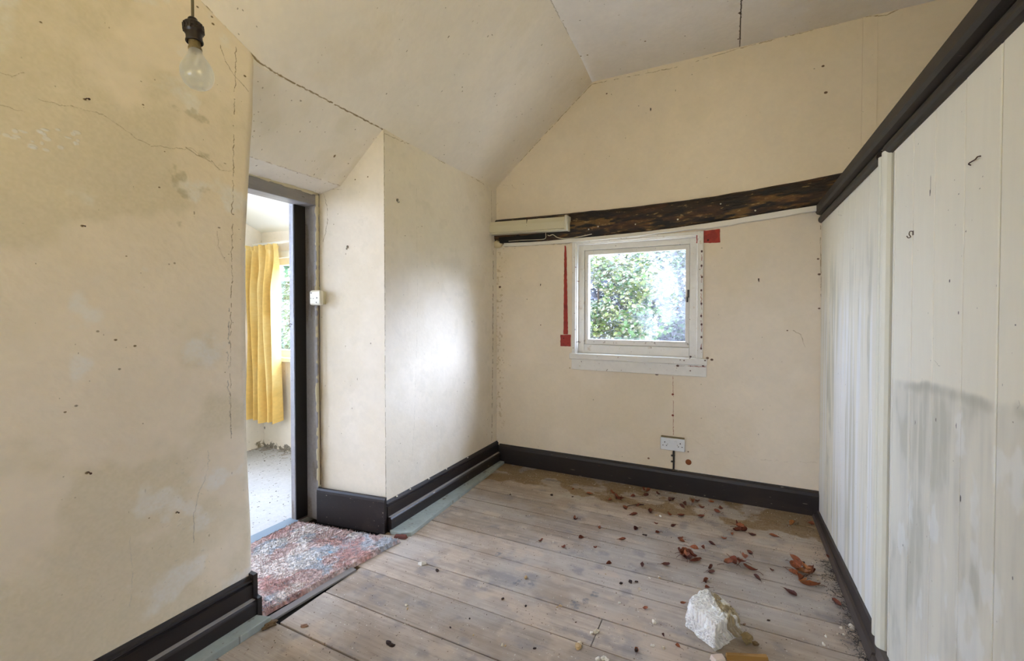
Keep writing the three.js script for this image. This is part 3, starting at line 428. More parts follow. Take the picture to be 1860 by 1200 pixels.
// ------------------------------------------------------------------ tube lamp on the beam
{
  const z = -2.905, a = onZ(886, 415, z), b = onZ(1029, 405, z), L = a.distanceTo(b), mid = a.clone().add(b).multiplyScalar(0.5);
  const t = tag(group('tube_lamp', [mid.x, mid.y, z - 0.02]), 'old cream fluorescent batten lamp fixed to the beam', 'lamp'); t.rotation.z = Math.atan2(b.y - a.y, b.x - a.x);
  const cream = std(0xcfc6a8, 0.5), prof = [[-0.046, -0.046], [0.03, -0.046], [0.044, -0.036], [0.046, 0.01], [0.036, 0.040], [-0.046, 0.046]];
  const housing = extrude(prof.map(([o, y]) => [-o, y]), -L / 2, L / 2, 0.002); housing.rotateY(Math.PI / 2); housing.scale(1, 1, 1); mesh('diffuser', housing, cream, t);
  const edge = std(0xdcd5bd, 0.45);
  for (const s of [-1, 1]) mesh('end_cap', box(s * L / 2 - 0.006, s * L / 2 + 0.012, -0.052, 0.052, -0.046, 0.052, 0.006).translate(s > 0 ? 0 : -0.006, 0, 0), edge, t);
  mesh('trim_bead', box(-L / 2, L / 2, -0.050, -0.044, -0.02, 0.047, 0.002), edge, t); mesh('seam', box(0.02, 0.0225, -0.005, 0.042, 0.036, 0.0475), std(0x4a4232, 0.8), t);
  mesh('back_plate', box(-L / 2 + 0.03, L / 2 - 0.03, -0.03, 0.03, -0.06, -0.04), std(0x5a5344, 0.7), t);
}
// ------------------------------------------------------------------ door frame (door_1) in the recess
const jambX = -2.045;
{
  const s = new Sheet(-2.25, 0, 0.35, 1.9, 520, 127, [0.58, 0.56, 0.555]); s.grain(20, 0.10, 0.2, 4, 1.5, 0.15).grain(90, 0.06, 0.2, 3).blotch(8, [0.36, 0.29, 0.22], 0.54, 0.6, 2, 1.4, 0.4).blotch(14, [0.55, 0.55, 0.57], 0.64, 0.5, 5, 1.5, 0.3).specks(260, 0.0008, 0.003, [[0.7, 0.68, 0.64], [0.16, 0.12, 0.1]], 0.7);
  const m = s.mat({ roughness: 0.45, bumpScale: 0.003 }), w = struct(group('door_1'), 'dark grey painted door frame without a door, in the splayed recess');
  const f = (name, g) => mesh(name, setUV(g, (x, y, z) => s.uv(clamp(x + (z + 1.7) * 0.7, -2.24, -1.91), Math.min(y, 1.89))), m, w);
  f('jamb', box(-2.145, jambX, 0, 1.80, -1.80, -1.690, 0.004)); f('stop', box(-2.172, -2.137, 0, 1.76, -1.80, -1.618, 0.003)); mesh('shade_strip', box(-2.138, -2.132, 0.012, 1.735, -1.695, -1.620, 0.001), std(0x15110d, 0.7), w);  // near-black strip over the stop paints in its shaded face
  f('jamb', box(-2.145, jambX, 0, 1.80, -0.93, -0.80, 0.004)); 
  f('head', box(-2.145, jambX - 0.005, 1.735, 1.798, -1.70, -0.86, 0.004)); f('head_stop', box(-2.175, -2.145, 1.752, 1.81, -1.70, -0.86, 0.004));
  mesh('hook', tube([V(-2.146, 1.085, -1.614), V(-2.146, 1.088, -1.598), V(-2.146, 1.08, -1.592), V(-2.146, 1.072, -1.598), V(-2.146, 1.076, -1.604)], 0.0016, 16), std(0x8a8478, 0.4, { metalness: 0.8 }), w);
  // lumpy bead of filler between frame and plaster
  const bead = (pts, n) => { const c = new THREE.CatmullRomCurve3(pts), g = new THREE.TubeGeometry(c, n, 0.0085, 8), p = g.attributes.position; for (let i = 0; i < p.count; i++) { const t = Math.floor(i / 9), q = c.getPointAt(clamp(t / n)), k = 0.75 + 0.5 * noise(t * 0.35, 3) + (noise(t * 0.12, 9) > 0.72 ? 0.45 : 0); p.setXYZ(i, q.x + (p.getX(i) - q.x) * k, q.y + (p.getY(i) - q.y) * k, q.z + (p.getZ(i) - q.z) * k); } g.computeVertexNormals(); return g; };
  const bm = std(0xcfc3a2, 0.7);
  mesh('filler_bead', bead([V(-2.046, 0.19, -1.699), V(-2.050, 0.6, -1.699), V(-2.052, 1.15, -1.698), V(-2.048, 1.5, -1.698), V(-2.046, 1.79, -1.697)], 220), bm, w); mesh('filler_bead', bead([V(-2.046, 1.800, -1.70), V(-2.046, 1.803, -1.3), V(-2.046, 1.801, -0.9)], 110), bm, w);
  struct(mesh('trim_4', box(-2.19, -2.115, 0, 0.014, -1.625, -0.90, 0.003), std(0x76848c, 0.6)), 'blue grey painted sill strip across the doorway floor');
}
// ------------------------------------------------------------------ skirtings
{
  const s = new Sheet(0, 0, 1.6, 0.30, 640, 131, [0.125, 0.095, 0.085]); s.grain(14, 0.20, 0.1, 4, 0.3, 1).grain(90, 0.08, 0.1, 3).blotch(10, [0.24, 0.19, 0.16], 0.58, 0.5, 2, 0.6, 1).specks(420, 0.0008, 0.004, [[0.72, 0.68, 0.62], [0.55, 0.5, 0.45], [0.34, 0.2, 0.13], [0.08, 0.05, 0.04]], 0.75);
  const m = s.mat({ roughness: 0.48, bumpScale: 0.002 });
  const uvz = (g) => setUV(g, (x, y, z) => s.uv(Math.abs(z + 0.4) % 1.6, y + (x > -1.6 ? 0 : 0.003))), uvx = (g) => setUV(g, (x, y) => s.uv((x + 1.7) % 1.6, y));
  const ledge = std(0x8f8984, 0.8);
  const upper = (x) => [[x, 0.06], [x, 0.158], [x + 0.006, 0.158], [x + 0.010, 0.150], [x + 0.016, 0.146], [x + 0.018, 0.140], [x + 0.013, 0.136], [x + 0.013, 0.132], [x + 0.020, 0.130], [x + 0.021, 0.06]];
  const lower = (x) => [[x, 0], [x, 0.080], [x + 0.038, 0.078], [x + 0.044, 0.071], [x + 0.046, 0.066], [x + 0.046, 0]];
  const pair = (name, x, z0, z1, label) => { const b = struct(mesh(name, uvz(extrude(lower(x), z0, z1)), m), label); mesh('upper_board', uvz(extrude(upper(x), z0, z1)), m, b); mesh('worn_ledge', box(x + 0.022, x + 0.0405, 0.0775, 0.0795, z0 + 0.004, z1 - 0.004, 0.0008), ledge, b); return b; };
  const far = pair('baseboard_left_far', WX, WZ, -1.76, 'two-stepped dark brown skirting below the long pale wall');
  for (const z of [-2.55, -2.3, -2.12, -1.95, -1.84]) { const n = mesh('paint_drip', lump(Math.round(-z * 100), 0.004, 0.004, 0.006, 0.3, 1, 1), std(0xe2dac8, 0.7), far); n.position.set(WX + 0.012, 0.153, z); }
  const near = pair('baseboard_left', WX + 0.002, -1.035, REAR, 'two-stepped dark brown skirting below the cracked near wall');
  mesh('end_block', uvz(extrude([[WX - 0.05, 0], [WX - 0.05, 0.165], [WX + 0.027, 0.165], [WX + 0.027, 0.085], [WX + 0.052, 0.083], [WX + 0.052, 0]], -1.05, -1.034)), m, near);
  const a = V(WX + 0.02, 0, -1.752), b = V(jambX + 0.005, 0, -1.692), L = a.distanceTo(b), g = extrude([[0, 0], [0, 0.185], [0.012, 0.185], [0.018, 0.176], [0.020, 0.165], [0.020, 0]], 0, L); g.rotateY(Math.atan2(b.x - a.x, b.z - a.z)); g.translate(a.x, 0, a.z);
  struct(mesh('baseboard_reveal', setUV(g, (x, y) => s.uv(x + 2.2, y)), m), 'plain dark skirting board on the splayed side of the doorway');
  const sh = extrude([[0, 0], [-0.022, 0], [-0.022, 0.112], [-0.020, 0.120], [-0.018, 0.129], [-0.012, 0.133], [-0.008, 0.140], [0, 0.140]], -1.60, RX); sh.rotateY(Math.PI / 2); sh.computeBoundingBox(); sh.translate(-1.60 - sh.boundingBox.min.x, 0, WZ - sh.boundingBox.min.z);
  struct(mesh('baseboard_back', uvx(sh), m), 'dark brown skirting board under the window wall');
  // grey-green painted fillets on the floor along the left skirtings
  const fs = new Sheet(-3.0, -1.7, 3.4, 0.3, 380, 137, [0.60, 0.63, 0.60]); fs.grain(40, 0.06, 0.2, 4).grain(5, 0.05).blotch(18, [0.62, 0.63, 0.60], 0.6, 0.6, 2).blotch(30, [0.34, 0.30, 0.24], 0.66, 0.7, 3).specks(500, 0.001, 0.004, [[0.75, 0.73, 0.68], [0.3, 0.25, 0.2]], 0.7);
  const fm = fs.mat({ roughness: 0.6, bumpScale: 0.003 }), fillet = (pts, h) => { const s2 = new THREE.Shape(pts.map(([x, z]) => new THREE.Vector2(x, -z))), g2 = new THREE.ExtrudeGeometry(s2, { depth: h - 0.003, bevelEnabled: true, bevelSize: 0.003, bevelThickness: 0.003, bevelSegments: 2 }); g2.rotateX(-Math.PI / 2); return setUV(g2, (x, y, z) => fs.uv(z, x)); };
  struct(mesh('trim_5', fillet([[-1.587, -2.955], [-1.552, -2.955], [-1.477, -1.785], [-1.52, -1.760], [-1.587, -1.757]], 0.018), fm), 'grey green painted floor strip along the far left skirting');
  struct(mesh('trim_6', fillet([[-1.58, -1.03], [-1.528, -1.045], [-1.535, -0.6], [-1.535, 0.3], [-1.58, 0.3]], 0.024), fm), 'grey green painted floor strip along the near left skirting');
}
// ------------------------------------------------------------------ rug in the doorway, batten at its edge
{
  const s = new Sheet(-2.15, -1.75, 0.70, 0.85, 900, 149, [0.70, 0.60, 0.56]);
  s.each((u, v, k) => { const a = fbm(u * 8, v * 8, 151, 4), b = fbm(u * 7 + 9, v * 10, 153, 4), c = fbm(u * 90, v * 90, 155, 3), d = fbm(u * 11 + 4, v * 5, 157, 4); s.mix(k, [0.62, 0.65, 0.67], 0.8 * smooth(0.50, 0.60, a)); s.mix(k, [0.66, 0.47, 0.43], 0.7 * smooth(0.52, 0.62, b)); s.mix(k, [0.80, 0.76, 0.71], 0.8 * smooth(0.58, 0.66, d)); s.mul(k, 0.62 + 0.7 * c); s.b[k] = c; });
  for (let i = 0; i < 500; i++) { const u = -2.12 + 0.6 * s.R(), v = -1.72 + 0.75 * s.R(), r = s.R(); s.line([[u, v], [u + 0.012 * (s.R() - 0.5) + 0.004, v + 0.02 * (s.R() - 0.3)]], 0.0012, r < 0.5 ? [0.25, 0.17, 0.14] : [0.86, 0.82, 0.78], 0.8, 0.2, 0.003); }
  for (const [x, y, c] of [[580, 1016, [0.55, 0.72, 0.82]], [600, 1003, [0.45, 0.62, 0.70]], [560, 1015, [0.85, 0.84, 0.84]]]) { const p = onY(x, y, 0.015); s.dab(p.x, p.z, 0.016, c, 0.75, 0, 0.008); }
  const m = s.mat({ roughness: 0.98, bumpScale: 0.010 });
  const c0 = V(-2.12, 0, -0.97), c1 = V(-2.122, 0, -1.622), c2 = V(-1.482, 0, -1.715), c3 = V(-1.578, 0, -1.045);
  const g = grid(70, 80, (a, b) => {
    const l = c0.clone().lerp(c1, b), r = c3.clone().lerp(c2, b), p = l.lerp(r, a), e = Math.min(a, 1 - a, b, 1 - b), wob = 0.006 * (noise(p.x * 60, p.z * 60, 3) - 0.5) * (e < 0.02 ? 1 : 0.3);
    return V(p.x + wob, e <= 0 ? 0.0005 : 0.006 + 0.009 * smooth(0, 0.03, e) + 0.005 * (fbm(p.x * 60, p.z * 60, 7, 3) - 0.5) + 0.004 * fbm(p.x * 9, p.z * 9, 8, 2), p.z + wob);
  });
  setUV(g, (x, y, z) => s.uv(x, z));
  const rug = tag(mesh('rug', g, m), 'small worn red and grey pile rug in the doorway', 'rug');
  const R = rng(63), N = 9000, pile = new THREE.InstancedMesh(new THREE.ConeGeometry(0.0022, 0.010, 4).translate(0, 0.004, 0), std(0xffffff, 0.98), N), M4 = new THREE.Matrix4(), Q = new THREE.Quaternion(), C = new THREE.Color(), cols = [[0.40, 0.25, 0.22], [0.46, 0.31, 0.28], [0.36, 0.36, 0.37], [0.52, 0.47, 0.43], [0.28, 0.17, 0.15], [0.34, 0.38, 0.41]];
  for (let i = 0; i < N; i++) { const a = 0.01 + 0.98 * R(), b = 0.01 + 0.98 * R(), p = c0.clone().lerp(c1, b).lerp(c3.clone().lerp(c2, b), a), k = fbm(p.x * 8, p.z * 8, 151, 4), sel = k > 0.54 ? [2, 5, 3][Math.floor(R() * 3)] : [0, 1, 4, 3, 1][Math.floor(R() * 5)]; Q.setFromEuler(new THREE.Euler((R() - 0.5) * 1.8, R() * 6, (R() - 0.5) * 1.8)); M4.compose(V(p.x, 0.013 + 0.002 * fbm(p.x * 60, p.z * 60, 7, 3), p.z), Q, V(1, 0.7 + 0.6 * R(), 1)); pile.setMatrixAt(i, M4); pile.setColorAt(i, C.setRGB(...cols[sel])); }
  pile.name = 'pile'; pile.userData.kind = 'stuff'; pile.castShadow = pile.receiveShadow = true; rug.add(pile);
  const bt = std(0x77706a, 0.7); struct(mesh('trim_7', (() => { const q = box(-0.017, 0.017, -0.002, 0.007, 0, 0.39, 0.002); q.rotateY(Math.PI - 0.085); q.translate(-1.543, 0.0, -1.045); return q; })(), bt), 'thin grey wooden batten at the edge of the rug');
}
// ------------------------------------------------------------------ curtain in the next room
{
  const c = tag(group('curtain', [-3.43, 0, FZ + 0.10]), 'yellow pleated curtain hanging beside the next room window', 'curtain');
  const s = new Sheet(-0.25, 0, 0.5, 1.75, 420, 163, [0.90, 0.75, 0.43]); s.grain(3, 0.05, 0.1).grain(160, 0.04, 0.2, 3, 1, 0.4).blotch(4, [0.96, 0.87, 0.62], 0.52, 0.6, 2, 2, 0.4); const m = s.mat({ roughness: 0.9, bumpScale: 0.001, side: THREE.DoubleSide });
  const fold = (a, y) => { const t = smooth(1.62, 1.3, y); return (0.034 + 0.026 * t) * Math.sin(a * 27 + 0.5 * Math.sin(y * 2.2) + 0.9 * Math.sin(a * 5)) + 0.012 * Math.sin(a * 63 + y * 3) * (1 - t) + 0.008 * Math.sin(a * 13 + y * 4); };
  const wid = (y) => 0.155 + 0.012 * smooth(1.5, 0.3, y) + 0.006 * Math.sin(y * 5);
  const g = grid(110, 60, (a, b) => { const y = lerp(0.262, 1.655, b), e = 0.008 * Math.sin(a * 9); return V((a - 0.5) * 2 * wid(y) + 0.012 * Math.sin(y * 3), y + (b < 0.01 ? e : 0), fold(a, y)); }); setUV(g, (x, y) => s.uv(x, y)); mesh('curtain_panel', g, m, c);
  const h = grid(110, 8, (a, b) => { const y = lerp(1.645, 1.695, b); return V((a - 0.5) * 2 * wid(1.6) * (1 + 0.05 * b) + 0.012 * Math.sin(5), y + 0.004 * Math.sin(a * 40), fold(a, 1.66) * 0.9 + 0.014 * (0.4 + b) * Math.sin(a * 70)); }); setUV(h, (x, y) => s.uv(x, y)); mesh('gathered_heading', h, m, c);
  const tr = tag(mesh('curtain_track', box(-3.57, -2.40, 1.700, 1.715, FZ + 0.085, FZ + 0.105, 0.003), std(0xd8d2c0, 0.5)), 'slim cream curtain track above the next room window', 'curtain track');
  for (const x of [-3.5, -2.9, -2.45]) mesh('bracket', box(x - 0.008, x + 0.008, 1.703, 1.720, FZ - 0.002, FZ + 0.09, 0.002), std(0xb8b09a, 0.5), tr);
}
// ------------------------------------------------------------------ pendant bulb
{
  const top = onZ(350, 36, -0.555), p = tag(group('pendant_bulb', [top.x, top.y, top.z]), 'bare pearl light bulb hanging on a cord in a dark brown holder', 'light bulb');
  const bk = std(0x1d1210, 0.35), brass = std(0x7a6a48, 0.5, { metalness: 0.4 });
  mesh('cord', tube([V(0, 0.0, 0), V(0.0005, 0.3, 0), V(0, 0.9, 0), V(0, CEIL - top.y - 0.4, 0)], 0.0029, 30, 8), std(0x5d5238, 0.6), p);
  const lean = new THREE.Group(); lean.name = 'lamp_holder'; p.add(lean); lean.rotation.z = 0.12;
  mesh('holder_shell', lathe([[0, 0.003], [0.0075, 0.003], [0.009, 0.001], [0.0095, -0.005], [0.0115, -0.007], [0.0165, -0.009], [0.0185, -0.012], [0.0185, -0.018], [0.0172, -0.019], [0.0178, -0.021], [0.0190, -0.022], [0.0190, -0.027], [0.0172, -0.028], [0.0168, -0.031], [0.0150, -0.032], [0.0150, -0.046], [0.0163, -0.047], [0.0163, -0.050], [0.0150, -0.051], [0.0135, -0.051], [0.0135, -0.046]], 40), bk, lean);
  for (let i = 0; i < 16; i++) { const a = i / 16 * 6.283, r = mesh('grip_rib', box(-0.0012, 0.0012, -0.0275, -0.0125, 0, 0.0016, 0.0005), bk, lean); r.position.set(0.0182 * Math.sin(a), 0, 0.0182 * Math.cos(a)); r.rotation.y = a; }
  mesh('bulb_cap', lathe([[0.0112, -0.044], [0.0112, -0.062], [0.0125, -0.063], [0.0128, -0.066], [0.0118, -0.068], [0, -0.068]], 32), brass, lean);
  for (const a of [0.6, 3.74]) { const n = mesh('bayonet_pin', new THREE.CylinderGeometry(0.0016, 0.0016, 0.004, 10).rotateZ(Math.PI / 2), brass, lean); n.position.set(0.0145 * Math.cos(a), -0.054, 0.0145 * Math.sin(a)); n.rotation.y = -a; }
  const prof = []; for (let i = 0; i <= 26; i++) { const t = i / 26; prof.push(t < 0.42 ? [lerp(0.0125, 0.0262, smooth(-0.35, 1.1, t / 0.42)) , -0.066 - 0.034 * (t / 0.42)] : [0.0312 * Math.cos(lerp(-0.42, Math.PI / 2, (t - 0.42) / 0.58)) , -0.112 - 0.0312 * Math.sin(lerp(-0.42, Math.PI / 2, (t - 0.42) / 0.58))]); }
  const neck = [[0.0122, -0.066], [0.0128, -0.072], [0.0150, -0.080], [0.0185, -0.088], [0.0225, -0.096], [0.0262, -0.104], [0.0292, -0.112], [0.0309, -0.120], [0.0315, -0.128], [0.0309, -0.137], [0.0288, -0.146], [0.0250, -0.154], [0.0198, -0.160], [0.0135, -0.1642], [0.0070, -0.1660], [0.0001, -0.1666]];
  const smoothNeck = new THREE.SplineCurve(neck.map(([r, y]) => new THREE.Vector2(r, -0.066 + (y + 0.066) * 0.87))).getPoints(60).map((q) => [Math.max(q.x, 0.0001), q.y]);
  mesh('bulb_glass', lathe(smoothNeck, 48), new THREE.MeshPhysicalMaterial({ color: 0xffffff, transmission: 1, roughness: 0.03, thickness: 0, ior: 1.5 }), lean);
  mesh('pearl_coating', lathe(smoothNeck.map(([r, y]) => [Math.max(r - 0.0008, 0.0001), y + 0.0008]), 48), new THREE.MeshPhysicalMaterial({ color: 0xf4f6f4, transmission: 1, roughness: 0.66, thickness: 0, ior: 1.02 }), lean);
}
// ------------------------------------------------------------------ electrical fittings
{
  const w = std(0xe4e6e6, 0.3), dk = std(0x1a1614, 0.6), p = onZ(1221.5, 806, WZ + 0.02);
  const t = tag(group('double_socket', [p.x, p.y, WZ]), 'white double wall socket low on the window wall', 'socket');
  mesh('back_box', box(-0.071, 0.071, -0.040, 0.043, 0.0, 0.010, 0.003), std(0xcac6ba, 0.5), t); mesh('face_plate', box(-0.074, 0.074, -0.043, 0.036, 0.010, 0.022, 0.004), w, t); mesh('dusty_top', box(-0.071, 0.071, 0.0365, 0.0445, 0.004, 0.020, 0.002), std(0x7a6a4c, 0.95), t);
  for (const s of [-1, 1]) { const holes = join([box(s * 0.047 - 0.003, s * 0.047 + 0.003, 0.004, 0.011, 0.0215, 0.0224), box(s * 0.047 - 0.014, s * 0.047 - 0.008, -0.016, -0.011, 0.0215, 0.0224), box(s * 0.047 + 0.008, s * 0.047 + 0.014, -0.016, -0.011, 0.0215, 0.0224)]); mesh('socket_holes', holes, dk, t); const r = mesh('rocker_switch', box(s * 0.020 - 0.006, s * 0.020 + 0.006, 0.006, 0.024, 0.021, 0.026, 0.002), w, t); r.rotation.x = 0.02; }
  for (const s of [-1, 1]) mesh('screw', new THREE.CylinderGeometry(0.0025, 0.0025, 0.0015, 12).rotateX(Math.PI / 2).translate(s * 0.030, -0.004, 0.0225), std(0x8c8678, 0.4, { metalness: 0.7 }), t);
  const c = tag(group('cable_pipe', [p.x + 0.006, 0.138, WZ]), 'short dark cable pipe from the double socket down to the skirting', 'pipe'), h = p.y - 0.043 - 0.138;
  mesh('tube', tube([V(0, 0, 0.006), V(0.001, h * 0.5, 0.007), V(0, h, 0.006)], 0.0058, 14, 10), std(0x2a211c, 0.5), c); for (const k of [0.42, 0.72]) mesh('clip', box(-0.016, 0.007, h * k - 0.004, h * k + 0.004, -0.001, 0.014, 0.002), std(0x332822, 0.6), c);
  mesh('foot_flange', lathe([[0.0058, 0.008], [0.009, 0.004], [0.012, 0], [0, 0]], 16).translate(0, 0, 0.010), std(0x3a2d25, 0.6), c);
  const q = onZ(1250.5, 839, WZ), pl = tag(mesh('wall_plug', lathe([[0, 0.005], [0.012, 0.005], [0.0165, 0.003], [0.018, 0]], 28).rotateX(Math.PI / 2), std(0x8a4a22, 0.85)), 'round rusty brown plug in the wall right of the socket', 'wall plug'); pl.position.set(q.x, q.y, WZ);
  // junction box on the splayed reveal
  const jb = onSplay(584, 541), j = tag(group('junction_box', [jb.x - 0.004, jb.y, jb.z]), 'small cream square junction box beside the door frame', 'junction box'); j.rotation.y = Math.atan2(SPLAYN.x, SPLAYN.z);
  mesh('base', box(-0.036, 0.036, -0.036, 0.036, 0, 0.022, 0.004), std(0xd8cfae, 0.5), j); mesh('lid', box(-0.040, 0.040, -0.041, 0.041, 0.018, 0.046, 0.013), std(0xefe9d6, 0.4), j);
  for (const [x, y, r] of [[-0.024, 0.026, 0.0035], [0.014, -0.001, 0.0035], [-0.010, -0.004, 0.002], [-0.026, -0.003, 0.002], [0.010, -0.025, 0.003]]) mesh('screw', new THREE.CylinderGeometry(r, r, 0.002, 12).rotateX(Math.PI / 2).translate(x, y, 0.0462), std(0x4a4436, 0.5), j);
  tag(mesh('thin_cable', tube([V(jambX + 0.012, 1.185, -1.692), V(jambX + 0.012, 0.9, -1.691), V(jambX + 0.015, 0.55, -1.692), V(jambX + 0.014, 0.20, -1.693)], 0.0028, 40), std(0x6a5236, 0.7)), 'thin brown cable running down from the junction box', 'cable');
}
// ------------------------------------------------------------------ red oxide paint left where fittings were taken off
{
  const s = new Sheet(-1.15, 0.85, 1.15, 0.85, 420, 171, [0.64, 0.18, 0.12]); s.grain(50, 0.08, 0.2, 4).blotch(26, [0.48, 0.12, 0.08], 0.60, 0.6, 2).specks(120, 0.001, 0.003, [[0.25, 0.1, 0.08], [0.8, 0.6, 0.5]], 0.7);
  const m = s.mat({ roughness: 0.6, bumpScale: 0.001 }), ragged = (pts, seed) => { const out = [], R = rng(seed); for (let i = 0; i < pts.length; i++) { const [a, b] = [pts[i], pts[(i + 1) % pts.length]], n = Math.max(1, Math.round(Math.hypot(b[0] - a[0], b[1] - a[1]) / 0.012)); for (let k = 0; k < n; k++) out.push([lerp(a[0], b[0], k / n) + (R() - 0.5) * 0.0025, lerp(a[1], b[1], k / n) + (R() - 0.5) * 0.0025]); } return setUV(extrude(out, WZ - 0.001, WZ + 0.0022, 0.0004), (x, y) => s.uv(x, y)); };
  const P = (x, y) => { const p = onZ(x, y, WZ + 0.002); return [p.x, p.y]; }, dot = std(0x40120c, 0.8);
  tag(mesh("paint_strip", ragged([P(1023.5, 607), P(1025, 462), P(1025.5, 446), P(1027.5, 446), P(1029, 462), P(1031.5, 607)], 5), m), 'narrow vertical strip of red paint left of the window', 'paint strip');
  const b = tag(mesh('paint_square', ragged([P(1018, 628), P(1018, 608), P(1036.5, 608), P(1036.5, 629)], 6), m), 'small red painted square at the foot of the red strip', 'paint patch');
  const c = tag(mesh('paint_patch', ragged([P(1265, 441), P(1265, 420), P(1290, 418), P(1307.5, 416), P(1308, 440), P(1286, 441)], 7), m), 'red painted rectangle at the top right corner of the window', 'paint patch');
  const hole = (o, x, y, r) => { const p = P(x, y); mesh('screw_hole', new THREE.CylinderGeometry(r, r, 0.001, 10).rotateX(Math.PI / 2).translate(p[0], p[1], WZ + 0.003), dot, o); };
  hole(b, 1024, 614, 0.004); hole(b, 1032, 623, 0.003); hole(b, 1023, 624, 0.002); hole(c, 1286, 436, 0.006); hole(c, 1270, 437, 0.004);
}
// ------------------------------------------------------------------ hooks, nails and staples in the walls
{
  const iron = std(0x5a4a36, 0.5, { metalness: 0.6 }), rust = std(0x4a2f1e, 0.8);
  const hook = (at, turn, kind, label, k = 1) => {
    const t = tag(group(kind, [at.x, at.y, at.z]), label, kind === 'wall_hook' ? 'hook' : 'nail'); t.rotation.y = turn; t.scale.setScalar(k * 0.62);
    if (kind === 'wall_hook') { mesh('plate', box(-0.006, 0.006, -0.008, 0.014, 0, 0.003, 0.001), iron, t); mesh('bend', tube([V(0, 0.010, 0.002), V(0, 0.012, 0.012), V(0, -0.002, 0.016), V(0, -0.016, 0.010), V(0.002, -0.020, 0.020), V(0.003, -0.010, 0.026)], 0.0022, 24), iron, t); }
    else { mesh('shank', tube([V(0, 0, -0.002), V(0.001, 0.001, 0.012), V(0.003, -0.003, 0.022)], 0.0019, 8), rust, t); const h = mesh('head', new THREE.CylinderGeometry(0.0042, 0.0042, 0.0016, 12).rotateX(Math.PI / 2), rust, t); h.position.set(0.003, -0.003, 0.022); }
    return t;
  };
  const n = Math.atan2(SPLAYN.x, SPLAYN.z), L = Math.PI / 2, W2 = WZ + 0.001;
  hook(onSplay(632, 449), n, 'wall_hook', 'small iron hook on the splayed wall above the junction box');
  hook(onX(721, 364, WX + 0.006), L, 'wall_hook', 'small iron hook high on the long pale wall, left of the tube lamp');
  hook(onZ(1182, 199, W2), 0, 'wall_hook', 'small iron hook high above the timber beam');
  hook(onZ(982, 517, W2), 0, 'wall_hook', 'small iron hook left of the red paint strip', 0.8);
  hook(onZ(1378, 508, W2), 0, 'wall_hook', 'small iron hook right of the window at mid height');
  hook(onX(1659, 424, RX), -L, 'wall_hook', 'small iron hook on the partition boards, near the upright batten', 0.9);
  hook(onX(155, 180, WX), L, 'wall_nail', 'rusty nail at the left end of the long wall crack', 1.2);
  hook(onX(158, 857, WX), L, 'wall_nail', 'bent rusty nail low on the near left wall, lower left of the others', 1.2);
  hook(onX(320, 929, WX), L, 'wall_nail', 'rusty nail in the flaking plaster above the near left skirting', 0.9);
  hook(onX(150, 410, WX), L, 'wall_nail', 'small rusty nail below the pale scraped patch of the near left wall', 0.8);
  hook(onZ(1111, 172, W2), 0, 'wall_nail', 'nail head below the ceiling corner above the beam', 0.8);
  hook(onZ(908, 521, W2), 0, 'wall_nail', 'dark nail near the corner below the tube lamp', 1.0);
  const st = onX(1772, 292, RX - 0.001), s = tag(group('staple', [st.x, st.y, st.z]), 'rusty wire staple high on the partition boards', 'staple'); mesh('bridge', tube([V(0.004, -0.004, -0.022), V(-0.004, -0.001, -0.018), V(-0.005, 0, 0.014), V(-0.004, 0.003, 0.020), V(0.004, 0.003, 0.020)], 0.0012, 20), rust, s);
}
